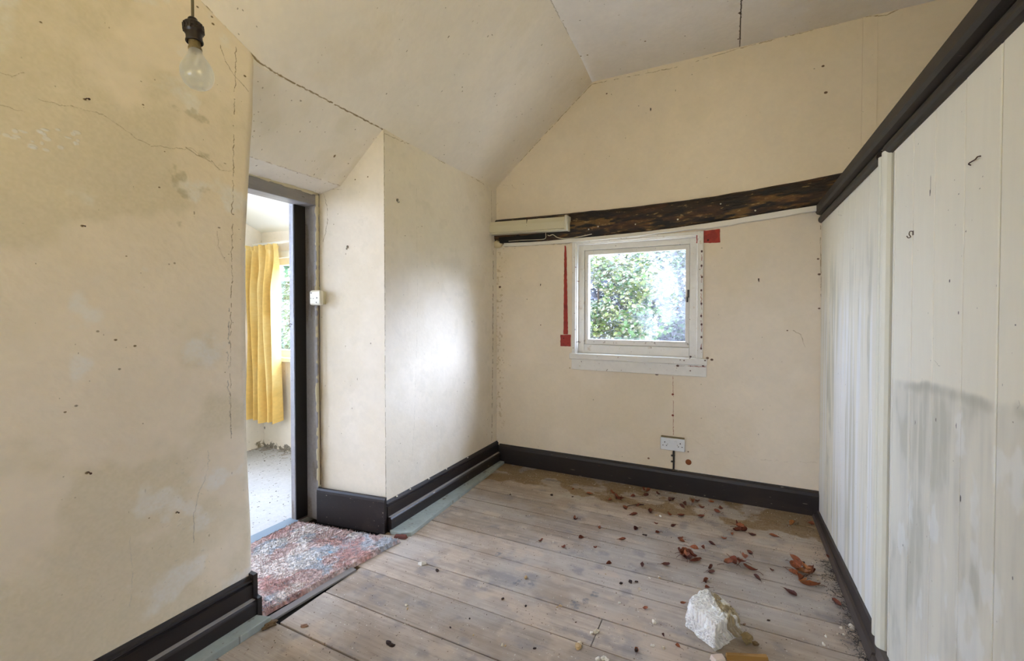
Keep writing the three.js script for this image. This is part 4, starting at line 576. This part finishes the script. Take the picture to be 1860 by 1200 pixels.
// ------------------------------------------------------------------ broken block, clod, stick and larger rubble by the camera
const chalk = (() => { const s = new Sheet(0, 0, 0.4, 0.4, 1400, 181, [0.86, 0.84, 0.80]); s.grain(60, 0.05, 0.2, 4).grain(260, 0.05, 0.35, 3).specks(1200, 0.0006, 0.002, [[0.5, 0.46, 0.38], [0.95, 0.94, 0.92], [0.4, 0.36, 0.3]], 0.7); return s.mat({ roughness: 0.95, bumpScale: 0.004 }); })();
{
  const b = tag(group('broken_block', [-0.052, 0, -1.728]), 'broken whitish concrete block chunk on the floorboards', 'block');
  const s = new Sheet(-0.15, -0.15, 0.3, 0.3, 1500, 183, [0.95, 0.93, 0.89]); s.grain(60, 0.07, 0.3, 4).grain(200, 0.16, 0.9, 4).specks(900, 0.0006, 0.0022, [[0.55, 0.5, 0.42], [0.96, 0.95, 0.93]], 0.7).blotch(30, [0.60, 0.50, 0.32], 0.44, 0.8, 3, 1, 1, (u, v) => u > 0.018 - 0.35 * v && v > -0.045 ? 0.10 : -0.5).blotch(40, [0.72, 0.61, 0.41], 0.47, 0.8, 7, 1, 1, (u, v) => -0.5 + 0.5 * smooth(0.05, 0.02, Math.hypot(u - 0.055, v - 0.06)));
  const m = s.mat({ roughness: 0.95, bumpScale: 0.006 });
  // outline seen from above (x, z from the centre), extruded and weathered
  const out = [[-0.092, 0.018], [0.008, 0.103], [0.088, -0.022], [0.072, -0.070], [0.010, -0.112], [-0.030, -0.118], [-0.082, -0.030]];
  const inside = (x, z, k) => out.every(([a, c], i) => { const [d, e] = out[(i + 1) % out.length]; return (d * k - a * k) * (z - c * k) - (e * k - c * k) * (x - a * k) <= 0; });
  const nA = 140, nB = 44, top = (x, z) => 0.088 + 0.004 * (fbm(x * 40, z * 40, 3, 3) - 0.5) - 0.022 * smooth(0.004, 0.085, x * 0.83 - z * 0.45 - 0.006) + 0.004 * smooth(0, -0.05, x);
  const edge = (t) => { const n = out.length, q = t * n, i = Math.floor(q) % n, f = q - Math.floor(q), [a, c] = out[i], [d, e] = out[(i + 1) % n]; return [lerp(a, d, f), lerp(c, e, f)]; };
  const g = grid(nA, nB, (a, v) => { // rows: up the side, round the arris, then to the centre of the top
    const [ex, ez] = edge(a % 1), rad = v < 0.5 ? 1 - 0.03 * (v / 0.5) ** 2 : (v < 0.6 ? lerp(0.97, 0.90, (v - 0.5) / 0.1) : lerp(0.90, 0, (v - 0.6) / 0.4)), x = ex * rad, z = ez * rad, h = top(x, z);
    const y = v < 0.5 ? lerp(0, h - 0.006, v / 0.5) : v < 0.6 ? lerp(h - 0.006, h, Math.sin((v - 0.5) / 0.1 * Math.PI / 2)) : h, k = 1 + 0.15 * (fbm(ex * 45 + 9, y * 60 + ez * 45, 5, 5) - 0.5) * (v < 0.62 ? 1.6 : 0.4);
    return V(x * k, y + (v > 0.6 ? 0.006 * (fbm(x * 130, z * 130, 6, 3) - 0.5) * (x * 0.83 - z * 0.45 > 0.01 ? 3.6 : 0.8) : 0), z * k);
  });
  setUV(g, (x, y, z) => s.uv(x + (y < 0.05 ? y * 0.3 : 0), -z + (y < 0.05 ? (y - 0.05) * 0.9 : 0)));
  const core = mesh('chunk', g, m, b); core.material.side = THREE.DoubleSide;
  const clod = tag(mesh('mortar_clod', lump(41, 0.017, 0.020, 0.016, 0.42, 3, 0.7), std(0x8a7650, 0.95)), 'small crumbly brown clod right of the broken block', 'clod'); clod.position.set(0.055, 0, -1.718);
  const c2 = tag(mesh('mortar_clod', lump(42, 0.010, 0.008, 0.010, 0.4, 2, 0.5), std(0x6a5434, 0.95)), 'tiny dark clod behind the crumbly brown clod', 'clod'); c2.position.set(0.079, 0, -1.722);
  const pc = tag(mesh('plaster_chunk', new ConvexGeometry([[-0.022, 0, -0.010], [0.022, 0, -0.013], [0.024, 0, 0.012], [-0.010, 0, 0.020], [-0.020, 0, 0.012], [-0.019, 0.016, -0.008], [0.019, 0.017, -0.010], [0.020, 0.015, 0.010], [-0.012, 0.014, 0.014]].map((p) => V(...p))), std(0xd3bfae, 0.9)), 'pale pinkish plaster chunk touching the front corner of the block', 'plaster chunk'); pc.position.set(-0.035, 0, -1.585); pc.rotation.y = 0.5;
  const st = new Sheet(0, 0, 0.2, 0.06, 900, 191, [0.62, 0.46, 0.22]); st.grain(40, 0.15, 0.2, 4, 0.2, 1).blotch(20, [0.42, 0.28, 0.12], 0.55, 0.6, 2, 0.3, 1);
  const sg = new ConvexGeometry([[0, 0, 0], [0.135, 0, 0.004], [0.135, 0, -0.018], [0.004, 0, -0.022], [0.002, 0.016, -0.003], [0.133, 0.014, 0.000], [0.135, 0.013, -0.016], [0.006, 0.012, -0.02]].map((p) => V(...p))); setUV(sg, (x, y, z) => [x / 0.2, (y - z) / 0.06]);
  const stick = tag(mesh('wood_offcut', sg, st.mat({ roughness: 0.75 })), 'short yellowish wood offcut lying in front of the broken block', 'wood offcut'); stick.position.set(-0.008, 0, -1.600); stick.rotation.y = 0.42;
  const rub = tag(mesh('plaster_chunk', lump(47, 0.026, 0.010, 0.014, 0.4, 3, 0.5), std(0xb99b6c, 0.95)), 'flat tan flake at the right end of the wood offcut', 'plaster chunk'); rub.position.set(0.150, 0, -1.625);
  const br = tag(mesh('brick_chip', new ConvexGeometry([[-0.034, 0, -0.006], [0.034, 0, -0.010], [0.030, 0, 0.010], [-0.034, 0, 0.009], [-0.030, 0.014, -0.005], [0.026, 0.016, -0.008], [0.028, 0.012, 0.006], [-0.032, 0.011, 0.006]].map((p) => V(...p))), std(0x5e2f20, 0.85)), 'long red brown brick chip at the corner of the rug', 'brick chip'); br.position.set(-1.508, 0.001, -1.742); br.rotation.y = 0.25;
  const wad = tag(mesh('debris_heap', lump(53, 0.020, 0.008, 0.028, 0.8, 4, 0.4), std(0x5f4a30, 0.98)), 'little heap of brown crumbs at the foot of the near skirting end', 'debris'); wad.position.set(-1.512, 0.0, -1.035);
}
// words for a place on the floor: which board, counted from the window wall, and what lies beyond it along the board
const ORD = ['first', 'second', 'third', 'fourth', 'fifth', 'sixth', 'seventh', 'eighth', 'ninth', 'tenth', 'eleventh', 'twelfth', 'thirteenth', 'fourteenth'];
function whereOnFloor(x, z) { const i = BOARD_Z.findIndex((b, k) => z <= b && z > (BOARD_Z[k + 1] ?? -9)), n = BOARD_Z.length - 2 - i; return ORD[clamp(n, 0, 13)] + ' board from the window wall, ' + (x < -1.15 ? 'by the left skirting' : x < -0.75 ? 'left of the window line' : x < -0.45 ? 'left half below window' : x < -0.15 ? 'right half below window' : x < 0.15 ? 'right of the window line' : 'by the partition'); }
// ------------------------------------------------------------------ rubble crumbs
{
  const R = rng(301), tones = [0xcdbfa6, 0xb99d74, 0xe0d8c8, 0xa38a68, 0x8f6f58].map((c) => std(c, 0.95)), geos = [1, 2, 3, 4, 5, 6].map((i) => lump(70 + i, 1, 0.7, 0.8, 0.4, 2, 0.45));
  const put = (name, px, py, size, tone, label, category, grp, sq = 1) => { const p = onY(px, py, 0.002), m = tag(mesh(name, geos[Math.floor(R() * 6)], tones[tone]), label, category, grp); m.position.set(p.x, -0.0015, p.z); m.scale.set(size, size * sq, size * (0.7 + 0.5 * R())); m.rotation.y = R() * 6.28; return m; };
  const f = tag(mesh('plaster_flake', new ConvexGeometry([[-0.020, 0, 0.004], [0, 0, 0.016], [0.020, 0, -0.002], [0.004, 0, -0.018], [-0.017, 0.010, 0.003], [0.001, 0.017, 0.010], [0.015, 0.012, -0.003]].map((p) => V(...p))), tones[2]), 'pale angular plaster flake on the boards right of the rug', 'plaster flake'); { const p = onY(767, 1024); f.position.set(p.x, 0, p.z); f.rotation.y = 0.4; }
  put('stone', 955, 1048, 0.0105, 1, 'lone tan pebble near the middle of the floorboards', 'stone'); put('stone', 1050, 1174, 0.0125, 1, 'tan stone left of the broken block, near the bottom edge', 'stone'); put('stone', 1052, 1168, 0.009, 0, 'cream stone just behind the tan stone near the bottom edge', 'stone');
  put('stone', 1083, 1146, 0.0105, 0, 'grey cream crumb with a dark side, left of the broken block', 'stone'); put('stone', 553, 1136, 0.013, 4, 'pinkish brown pebble on the boards beside the rug batten', 'stone', undefined, 0.7); put('stone', 1188, 1129, 0.010, 2, 'cream pebble on the boards directly left of the broken block', 'stone');
  put('stone', 1546, 1137, 0.014, 2, 'shell-like cream stone near the skirting of the partition', 'stone', undefined, 0.6); put('stone', 1352, 1133, 0.006, 4, 'pinkish pebble behind the right corner of the broken block', 'stone');
  for (const [x, y, s] of [[1005, 984, 6], [738, 1098, 7], [740, 1104, 5], [1074, 1148, 6], [1086, 1196, 9], [1096, 1194, 8], [1102, 1197, 7], [1125, 1094, 6], [1162, 1069, 6], [1180, 1049, 5], [1197, 1047, 5], [1186, 1171, 5], [1018, 1099, 6], [1012, 1101, 4], [1528, 1139, 6], [1521, 1150, 4], [1532, 1151, 5], [1496, 1169, 7], [1500, 1154, 5], [1567, 1151, 4], [1184, 1171, 5], [1205, 1175, 6], [1161, 1068, 5], [1198, 1048, 4], [1181, 1049, 4], [1275, 1076, 5], [1192, 935, 6], [1183, 928, 4], [1200, 937, 8], [1273, 937, 4], [872, 987, 4], [860, 1152, 4], [912, 1170, 6], [918, 1171, 4], [735, 1133, 4], [873, 1065, 4], [1100, 1041, 3], [1242, 1060, 3], [1365, 1034, 3], [1390, 1036, 3], [1445, 978, 5], [1486, 1051, 4], [1173, 1152, 4], [1144, 884, 4], [1176, 909, 6], [1235, 933, 5]]) { const p = onY(x, y, 0.002), w = whereOnFloor(p.x, p.z); put('stone_crumb', x, y, s * 0.0011, [0, 2, 2, 1, 0][Math.floor(R() * 5)], 'tiny pale stone crumb, ' + w, 'stone crumb', 'stone crumbs, ' + w); }
  const darkGeo = lump(91, 1, 0.6, 0.7, 0.5, 2, 0.3), dm = std(0x33221a, 0.95);
  for (const [x, y, s] of [[706, 1168, 8], [712, 1172, 7], [794, 1036, 7], [913, 1087, 5], [971, 1177, 4], [1156, 1180, 6], [1145, 1056, 7], [1128, 1059, 5], [1173, 972, 6], [1156, 1056, 5], [1040, 902, 5], [1002, 899, 8], [1169, 971, 5], [955, 1100, 4], [818, 1139, 3], [853, 1123, 3], [927, 898, 4], [1396, 1126, 4]]) { const p = onY(x, y), w = whereOnFloor(p.x, p.z), m = tag(mesh('bark_crumb', darkGeo, dm), 'tiny dark bark crumb, ' + w, 'bark crumb', 'bark crumbs, ' + w); m.position.set(p.x, -0.001, p.z); m.scale.setScalar(s * 0.0013); m.rotation.y = R() * 6; }
  // dust and grit that nobody could count
  const N = 4200, grit = new THREE.InstancedMesh(new THREE.TetrahedronGeometry(0.002), std(0xffffff, 0.95), N), M = new THREE.Matrix4(), Q = new THREE.Quaternion(), C = new THREE.Color(), gc = [[0.55, 0.48, 0.38], [0.06, 0.035, 0.025], [0.12, 0.06, 0.035], [0.7, 0.66, 0.58], [0.2, 0.13, 0.08]];
  for (let i = 0; i < N; i++) { const r = R(); let x = lerp(-1.47, 0.42, R()), z = lerp(-2.94, -0.9, R()); if (r < 0.25) z = lerp(-2.95, -2.3, R() * R()); else if (r < 0.42) { x = 0.41 - 0.09 * R() * R(); z = lerp(-2.6, -1.2, R()); } const k = 0.4 + 1.3 * R() * R(); Q.setFromEuler(new THREE.Euler(R() * 6, R() * 6, R() * 6)); M.compose(V(x, 0.001, z), Q, V(k * (r < 0.5 ? 2 : 1), k * 0.6, k)); grit.setMatrixAt(i, M); grit.setColorAt(i, C.setRGB(...(r > 0.25 && r < 0.42 ? [0.16, 0.15, 0.14] : gc[Math.floor(R() * 5)]))); }
  grit.name = 'grit'; grit.castShadow = grit.receiveShadow = true; stuff(grit, 'fine grit and leaf crumbs scattered over the floorboards', 'grit'); scene.add(grit);
  // fluff and hair gathered along the partition skirting
  const NF = 220, fluff = new THREE.InstancedMesh(tube([V(-0.012, 0, 0), V(-0.004, 0.004, 0.005), V(0.005, 0.001, -0.003), V(0.013, 0.003, 0.004)], 0.0005, 8, 4), std(0x3a3733, 1), NF);
  for (let i = 0; i < NF; i++) { const z = lerp(-2.45, -1.45, R()), k = 0.5 + R(); Q.setFromEuler(new THREE.Euler(0, R() * 6.28, 0)); M.compose(V(0.405 - 0.055 * R() * R(), 0.0008, z), Q, V(k, k, k)); fluff.setMatrixAt(i, M); }
  fluff.name = 'fluff'; fluff.castShadow = fluff.receiveShadow = true; stuff(fluff, 'dark dust fluff and hairs along the partition skirting', 'fluff'); scene.add(fluff);
  const N2 = 500, dust = new THREE.InstancedMesh(new THREE.TetrahedronGeometry(0.004), std(0xffffff, 0.95), N2);
  for (let i = 0; i < N2; i++) { const k = 0.4 + 1.4 * R() * R(), nearWall = R() < 0.5, x = lerp(-3.57, -2.3, R()), z = nearWall ? -2.41 + 0.25 * R() * R() : lerp(-2.4, -1.0, R()); Q.setFromEuler(new THREE.Euler(R() * 6, R() * 6, R() * 6)); M.compose(V(x, 0.001, z), Q, V(k * 1.6, k * 0.4, k)); dust.setMatrixAt(i, M); dust.setColorAt(i, C.setRGB(...[[0.12, 0.09, 0.07], [0.2, 0.16, 0.12], [0.07, 0.05, 0.04]][i % 3])); }
  dust.name = 'crumbs'; dust.castShadow = dust.receiveShadow = true; stuff(dust, 'dark crumbs strewn over the pale floor of the next room', 'crumbs'); scene.add(dust);
}
// ------------------------------------------------------------------ dead leaves
{
  const R = rng(401);
  const blade = (len, w, curl, cup, seed) => { const g = grid(10, 6, (a, b) => { const t = a, half = w * Math.sin(Math.PI * Math.pow(t, 0.75)) * (0.92 + 0.25 * (noise(t * 9, seed, 4) - 0.5)) + 0.0006, s = (b - 0.5) * 2, ang = curl * (t - 0.5), r = len / Math.max(0.05, Math.abs(curl)); return V(curl ? r * Math.sin(ang) : len * (t - 0.5), (curl ? r * (1 - Math.cos(ang)) : 0) + cup * half * s * s + 0.0012 * noise(t * 8, s * 4, seed), s * half * Math.cos(cup * 0.5)); }); return g; };
  const mats = [[0.34, 0.13, 0.06], [0.44, 0.20, 0.09], [0.24, 0.09, 0.05], [0.52, 0.29, 0.12]].map((c, i) => { const s = new Sheet(0, 0, 1, 1, 96, 410 + i, c.map((q) => Math.pow(q, 0.75))); s.grain(9, 0.25, 0.2, 4).blotch(8, c.map((q) => q * 1.5), 0.55, 0.6, 2).line([[0, 0.5], [1, 0.5]], 0.02, c.map((q) => q * 0.7), 0.7, 0, 0.01); return s.mat({ roughness: 0.6, side: THREE.DoubleSide, bumpScale: 0.001 }); });
  const shapes = [[0.050, 0.013, 1.6, 0.7], [0.060, 0.012, 1.1, 1.1], [0.042, 0.014, 2.2, 0.5], [0.055, 0.010, 2.6, 0.9], [0.036, 0.012, 0.9, 1.3]].map((a, i) => blade(...a, i + 2));
  for (const g of shapes) { g.computeBoundingBox(); g.translate(0, -g.boundingBox.min.y, 0); }
  const stalk = tube([V(0.018, 0.003, 0), V(0.03, 0.005, 0.002), V(0.040, 0.002, 0.006)], 0.0008, 8, 5), sm = std(0x5a2c16, 0.7);
  const leaf = (px, py, k, tone, label, grp, y = 0, tilt = 0.25) => {
    const p = onY(px, py, 0.004), t = tag(group('dead_leaf', [p.x, y, p.z]), label || ['red brown', 'brown', 'dark brown', 'orange brown'][tone] + ' curled leaf, ' + whereOnFloor(p.x, p.z), 'leaf', label ? grp : ['red brown', 'brown', 'dark brown', 'orange brown'][tone] + ' leaves, ' + whereOnFloor(p.x, p.z)), i = Math.floor(R() * shapes.length);
    const b = mesh('blade', shapes[i], mats[tone], t); b.rotation.x = (R() - 0.5) * tilt; mesh('stalk', stalk, sm, t); t.rotation.y = R() * 6.28; t.scale.setScalar(k * 1.25); return t;
  };
  const z1 = (a, b) => [1100 + a / 3.444, 860 + b / 3.444], z2 = (a, b) => [680 + a / 3.577, 780 + b / 3.577], z3 = (a, b) => [1140 + a / 3.72, 1000 + b / 3.72];
  for (const [x, y, k] of [[45, 120, .9], [75, 150, 1.1], [95, 155, .8], [125, 210, .8], [250, 135, 1], [265, 105, .9], [170, 140, .8], [240, 100, .8], [420, 160, 1], [400, 168, .9], [545, 175, 1.1], [495, 190, 1], [480, 205, .8], [575, 170, .8], [280, 235, 1], [175, 255, .8], [470, 260, .8], [595, 265, .8], [600, 210, .8], [720, 215, .9], [700, 238, 1], [400, 255, .8], [200, 200, .7], [330, 125, .7], [660, 175, .7], [1285, 310, .8]]) leaf(...z1(x, y), k * 0.95, Math.floor(R() * 3));
  for (const [x, y, k] of [[915, 380, .9], [1055, 388, .8], [740, 403, .7], [190, 340, .9], [425, 325, .8], [330, 365, .7], [315, 310, .6], [100, 408, .6], [470, 405, .9], [480, 420, .8], [665, 435, .7], [610, 460, .8], [905, 495, .9], [900, 490, .7], [375, 567, .9], [230, 570, .8], [950, 650, .8], [1040, 600, .6], [625, 665, .7], [20, 560, .8], [465, 482, .8], [655, 590, .9], [660, 615, .8], [790, 375, .8]]) leaf(...z1(x, y), k * 0.8, Math.floor(R() * 3));
  for (const [x, y, k] of [[1290, 385, .6], [1400, 415, .8], [1300, 575, .9], [1310, 580, .7], [1460, 635, .8], [1345, 700, .9], [1080, 720, .7], [1230, 760, .8], [1700, 645, .8], [1840, 665, .7], [1610, 710, .7], [1435, 762, .6], [1530, 455, .8], [1570, 445, .8], [1630, 510, .7], [1680, 550, .7], [1790, 530, .8]]) leaf(...z2(x, y), k * 0.8, Math.floor(R() * 3));
  for (const [x, y, k] of [[525, 205, .7], [540, 245, .7], [118, 385, .7], [340, 640, .6], [60, 670, .6], [240, 565, .5], [375, 350, .6]]) leaf(...z3(x, y), k * 0.75, Math.floor(R() * 3));
  leaf(...z1(1165, 312), 0.95, 3, 'orange brown leaf lying flat near the back right corner'); leaf(...z1(1410, 525), 0.9, 0, 'red brown leaf against the skirting of the partition', undefined);
  leaf(...z3(1100, 282), 0.8, 2, 'dark ring-curled leaf in front of the orange leaf heap'); leaf(...z3(1415, 352), 0.8, 0, 'ring-curled brown leaf closest to the partition skirting');
  const heap = (cx, cy, n, label, grp, r) => { const c = onY(cx, cy); for (let i = 0; i < n; i++) { const a = R() * 6.28, d = r * Math.sqrt(R()), t = leaf(cx, cy, 0.85 + 0.35 * R(), label.includes('orange') ? (i % 3 === 1 ? 3 : 1) : i % 2, label, grp, 0.002 + 0.011 * (i % 4), 1.2); t.position.x = c.x + d * Math.cos(a); t.position.z = c.z + d * Math.sin(a); } };
  heap(...z1(518, 530), 9, 'curled brown leaf in the heap at the middle of the floor', 'leaves of the middle heap', 0.038); heap(...z1(830, 358), 5, 'curled brown leaf in the small heap below the right side of the window', 'leaves of the heap near the window wall', 0.03);
  heap(...z1(1218, 625), 9, 'orange brown leaf in the heap nearest the partition', 'leaves of the heap near the partition', 0.046); heap(...z1(830, 580), 7, 'curled brown leaf in the trailing heap right of the middle heap', 'leaves of the trailing heap', 0.05); heap(...z3(1200, 235), 3, 'small orange brown leaf scrap in front of the heap nearest the partition', 'leaf scraps in front of the partition heap', 0.025);
  const tw = std(0x3a1e12, 0.8), twig = (x0, y0, x1, y1, r, label) => { const a = onY(x0, y0, 0.004), b = onY(x1, y1, 0.004), m = a.clone().lerp(b, 0.5); m.y += 0.002; a.y = b.y = r * 0.6; tag(mesh('twig', tube([a, m, b], r, 10, 6), tw), label, 'twig'); };
  twig(...z1(1170, 555), ...z1(1243, 553), 0.0045, 'flat dark bark twig behind the orange leaf heap'); twig(...z1(160, 195), ...z1(240, 190), 0.002, 'thin twig near the skirting left of the scattered leaves'); twig(...z2(1640, 495), ...z2(1745, 485), 0.002, 'thin twig on the second board from the window wall');
}
// ------------------------------------------------------------------ outside
{
  const R = rng(501); struct(mesh('ground', box(-40, 40, -0.6, -0.12, -60, -4.45), std(0x55603a, 0.95)), 'grassy ground outside the windows'); struct(mesh('path', box(-40, 40, -0.6, -0.10, -4.45, -3.0), std(0xd8d3c6, 0.95)), 'added pale ground strip bouncing light up through the small window'); struct(mesh('ground', box(-60, -3.9, -0.6, -0.12, -3.0, 30), std(0xcfcabd, 0.95)), 'unseen yard beside the house made pale to bounce light indoors'); struct(mesh('ground', box(-40, 40, -0.6, -0.12, 2.2, 40), std(0xcfcabd, 0.95)), 'unseen yard on the camera side made pale to bounce light indoors');  // pale strip and yards added as reflectors to brighten the ceilings
  const leafGeo = (() => { const g = grid(3, 2, (a, b) => { const s = (b - 0.5) * 2, w = 0.34 * Math.sin(Math.PI * Math.pow(a, 0.8)) + 0.01; return V(s * w, -0.25 * a * a + 0.18 * w * Math.abs(s), a); }); return g; })();
  const shrub = (name, label, pos, r, n, size, cols, trans, hue) => {
    const t = tag(group(name, pos), label, 'shrub'), mat = new THREE.MeshPhysicalMaterial({ color: 0xffffff, roughness: 0.6, transmission: trans, thickness: 0, side: THREE.DoubleSide }), im = new THREE.InstancedMesh(leafGeo, mat, n), M = new THREE.Matrix4(), Q = new THREE.Quaternion(), C = new THREE.Color();
    const clumps = []; for (let i = 0; i < hue; i++) clumps.push([(R() - 0.5) * 2 * r[0], R() * r[1] * 1.0 + 0.15, (R() - 0.5) * 2 * r[2], 0.14 + 0.20 * R(), R()]);
    for (let i = 0; i < n; i++) { const c = clumps[i % hue], a = R() * 6.28, e = Math.acos(2 * R() - 1), d = c[3] * Math.cbrt(0.35 + 0.65 * R()); M.compose(V(c[0] + d * Math.sin(e) * Math.cos(a), Math.max(0.02, c[1] + d * Math.cos(e) * 0.75), c[2] + d * Math.sin(e) * Math.sin(a)), Q.setFromEuler(new THREE.Euler((R() - 0.3) * 1.6, R() * 6.28, (R() - 0.5) * 1.2)), V(size, size, size).multiplyScalar(0.7 + 0.6 * R())); im.setMatrixAt(i, M); const col = cols[Math.floor((c[4] * 0.6 + R() * 0.4) * cols.length)]; im.setColorAt(i, C.setRGB(...col).multiplyScalar(0.26 + 0.14 * R())); }
    im.name = 'foliage'; im.userData.kind = 'stuff'; im.castShadow = im.receiveShadow = true; t.add(im);
    const st = []; for (let i = 0; i < Math.min(14, hue); i++) { const c = clumps[i]; st.push(tube([V(0.1 * (R() - 0.5), -0.02, 0.1 * (R() - 0.5)), V(c[0] * 0.4, c[1] * 0.5, c[2] * 0.4), V(c[0], c[1], c[2])], 0.012, 10, 5)); } mesh('stems', join(st), std(0x4a3a2c, 0.9), t);
    return t;
  };
  const bright = [[0.30, 0.52, 0.05], [0.52, 0.64, 0.12], [0.78, 0.78, 0.34], [0.18, 0.40, 0.05], [0.86, 0.80, 0.48]], deep = [[0.10, 0.14, 0.10], [0.14, 0.16, 0.15], [0.20, 0.21, 0.22], [0.16, 0.13, 0.15]], green = [[0.12, 0.24, 0.07], [0.20, 0.34, 0.10], [0.30, 0.42, 0.16]], pale = [[0.36, 0.66, 0.20], [0.50, 0.74, 0.30], [0.24, 0.52, 0.16]];
  shrub('leafy_shrub', 'bright green leafy shrub right outside the small window', [-1.35, -0.12, -5.0], [0.62, 1.75, 0.35], 13000, 0.05, bright, 0.3, 44);
  shrub('leafy_shrub', 'yellow green low bush at the left foot of the small window', [-1.75, -0.12, -4.6], [0.5, 1.0, 0.25], 6500, 0.048, [[0.56, 0.76, 0.06], [0.78, 0.86, 0.20], [0.40, 0.62, 0.05]], 0.3, 22);
  shrub('dark_shrub', 'dark grey green shrub at the right of the small window', [-0.45, -0.12, -5.7], [0.75, 1.9, 0.4], 10000, 0.05, deep.concat(green), 0.2, 40);
  shrub('dark_hedge', 'tall dark hedge behind the shrubs of the small window', [-1.6, -0.12, -6.8], [2.4, 2.5, 0.5], 14000, 0.10, deep.concat([[0.12, 0.2, 0.09]]), 0.2, 120);
  struct(mesh('bank', (() => { const g = lump(77, 3.6, 1.5, 0.7, 0.12, 4, 0.3); return g; })(), std(0x3d4038, 0.95)), 'earth bank under the hedge').position.set(-1.5, -0.3, -7.6);
  const rock = tag(mesh('boulder', lump(81, 0.20, 0.20, 0.16, 0.18, 4, 0.6), (() => { const s = new Sheet(0, 0, 1, 1, 200, 511, [0.42, 0.38, 0.37]); s.grain(8, 0.3, 0.3, 5).blotch(7, [0.35, 0.42, 0.20], 0.55, 0.8, 2); return s.mat({ roughness: 0.95, bumpScale: 0.02 }); })()), 'rounded mossy boulder outside at the right foot of the window', 'boulder'); rock.position.set(-0.40, 0.52, -4.6);
  struct(mesh('bank', box(-0.8, 0.1, -0.14, 0.53, -4.85, -4.4, 0.1), std(0x4a4a3c, 0.95)), 'stone ledge carrying the boulder outside');
  shrub('garden_tree', 'pale green tree outside the next room window', [-8.3, -0.12, -6.2], [1.0, 2.6, 0.6], 6000, 0.12, pale, 0.5, 40);
  shrub('garden_tree', 'pale green low bush in front of the tree outside the next room window', [-7.0, -0.12, -5.4], [0.8, 1.3, 0.5], 4000, 0.11, pale, 0.5, 30);
}
renderer.render(scene, camera);
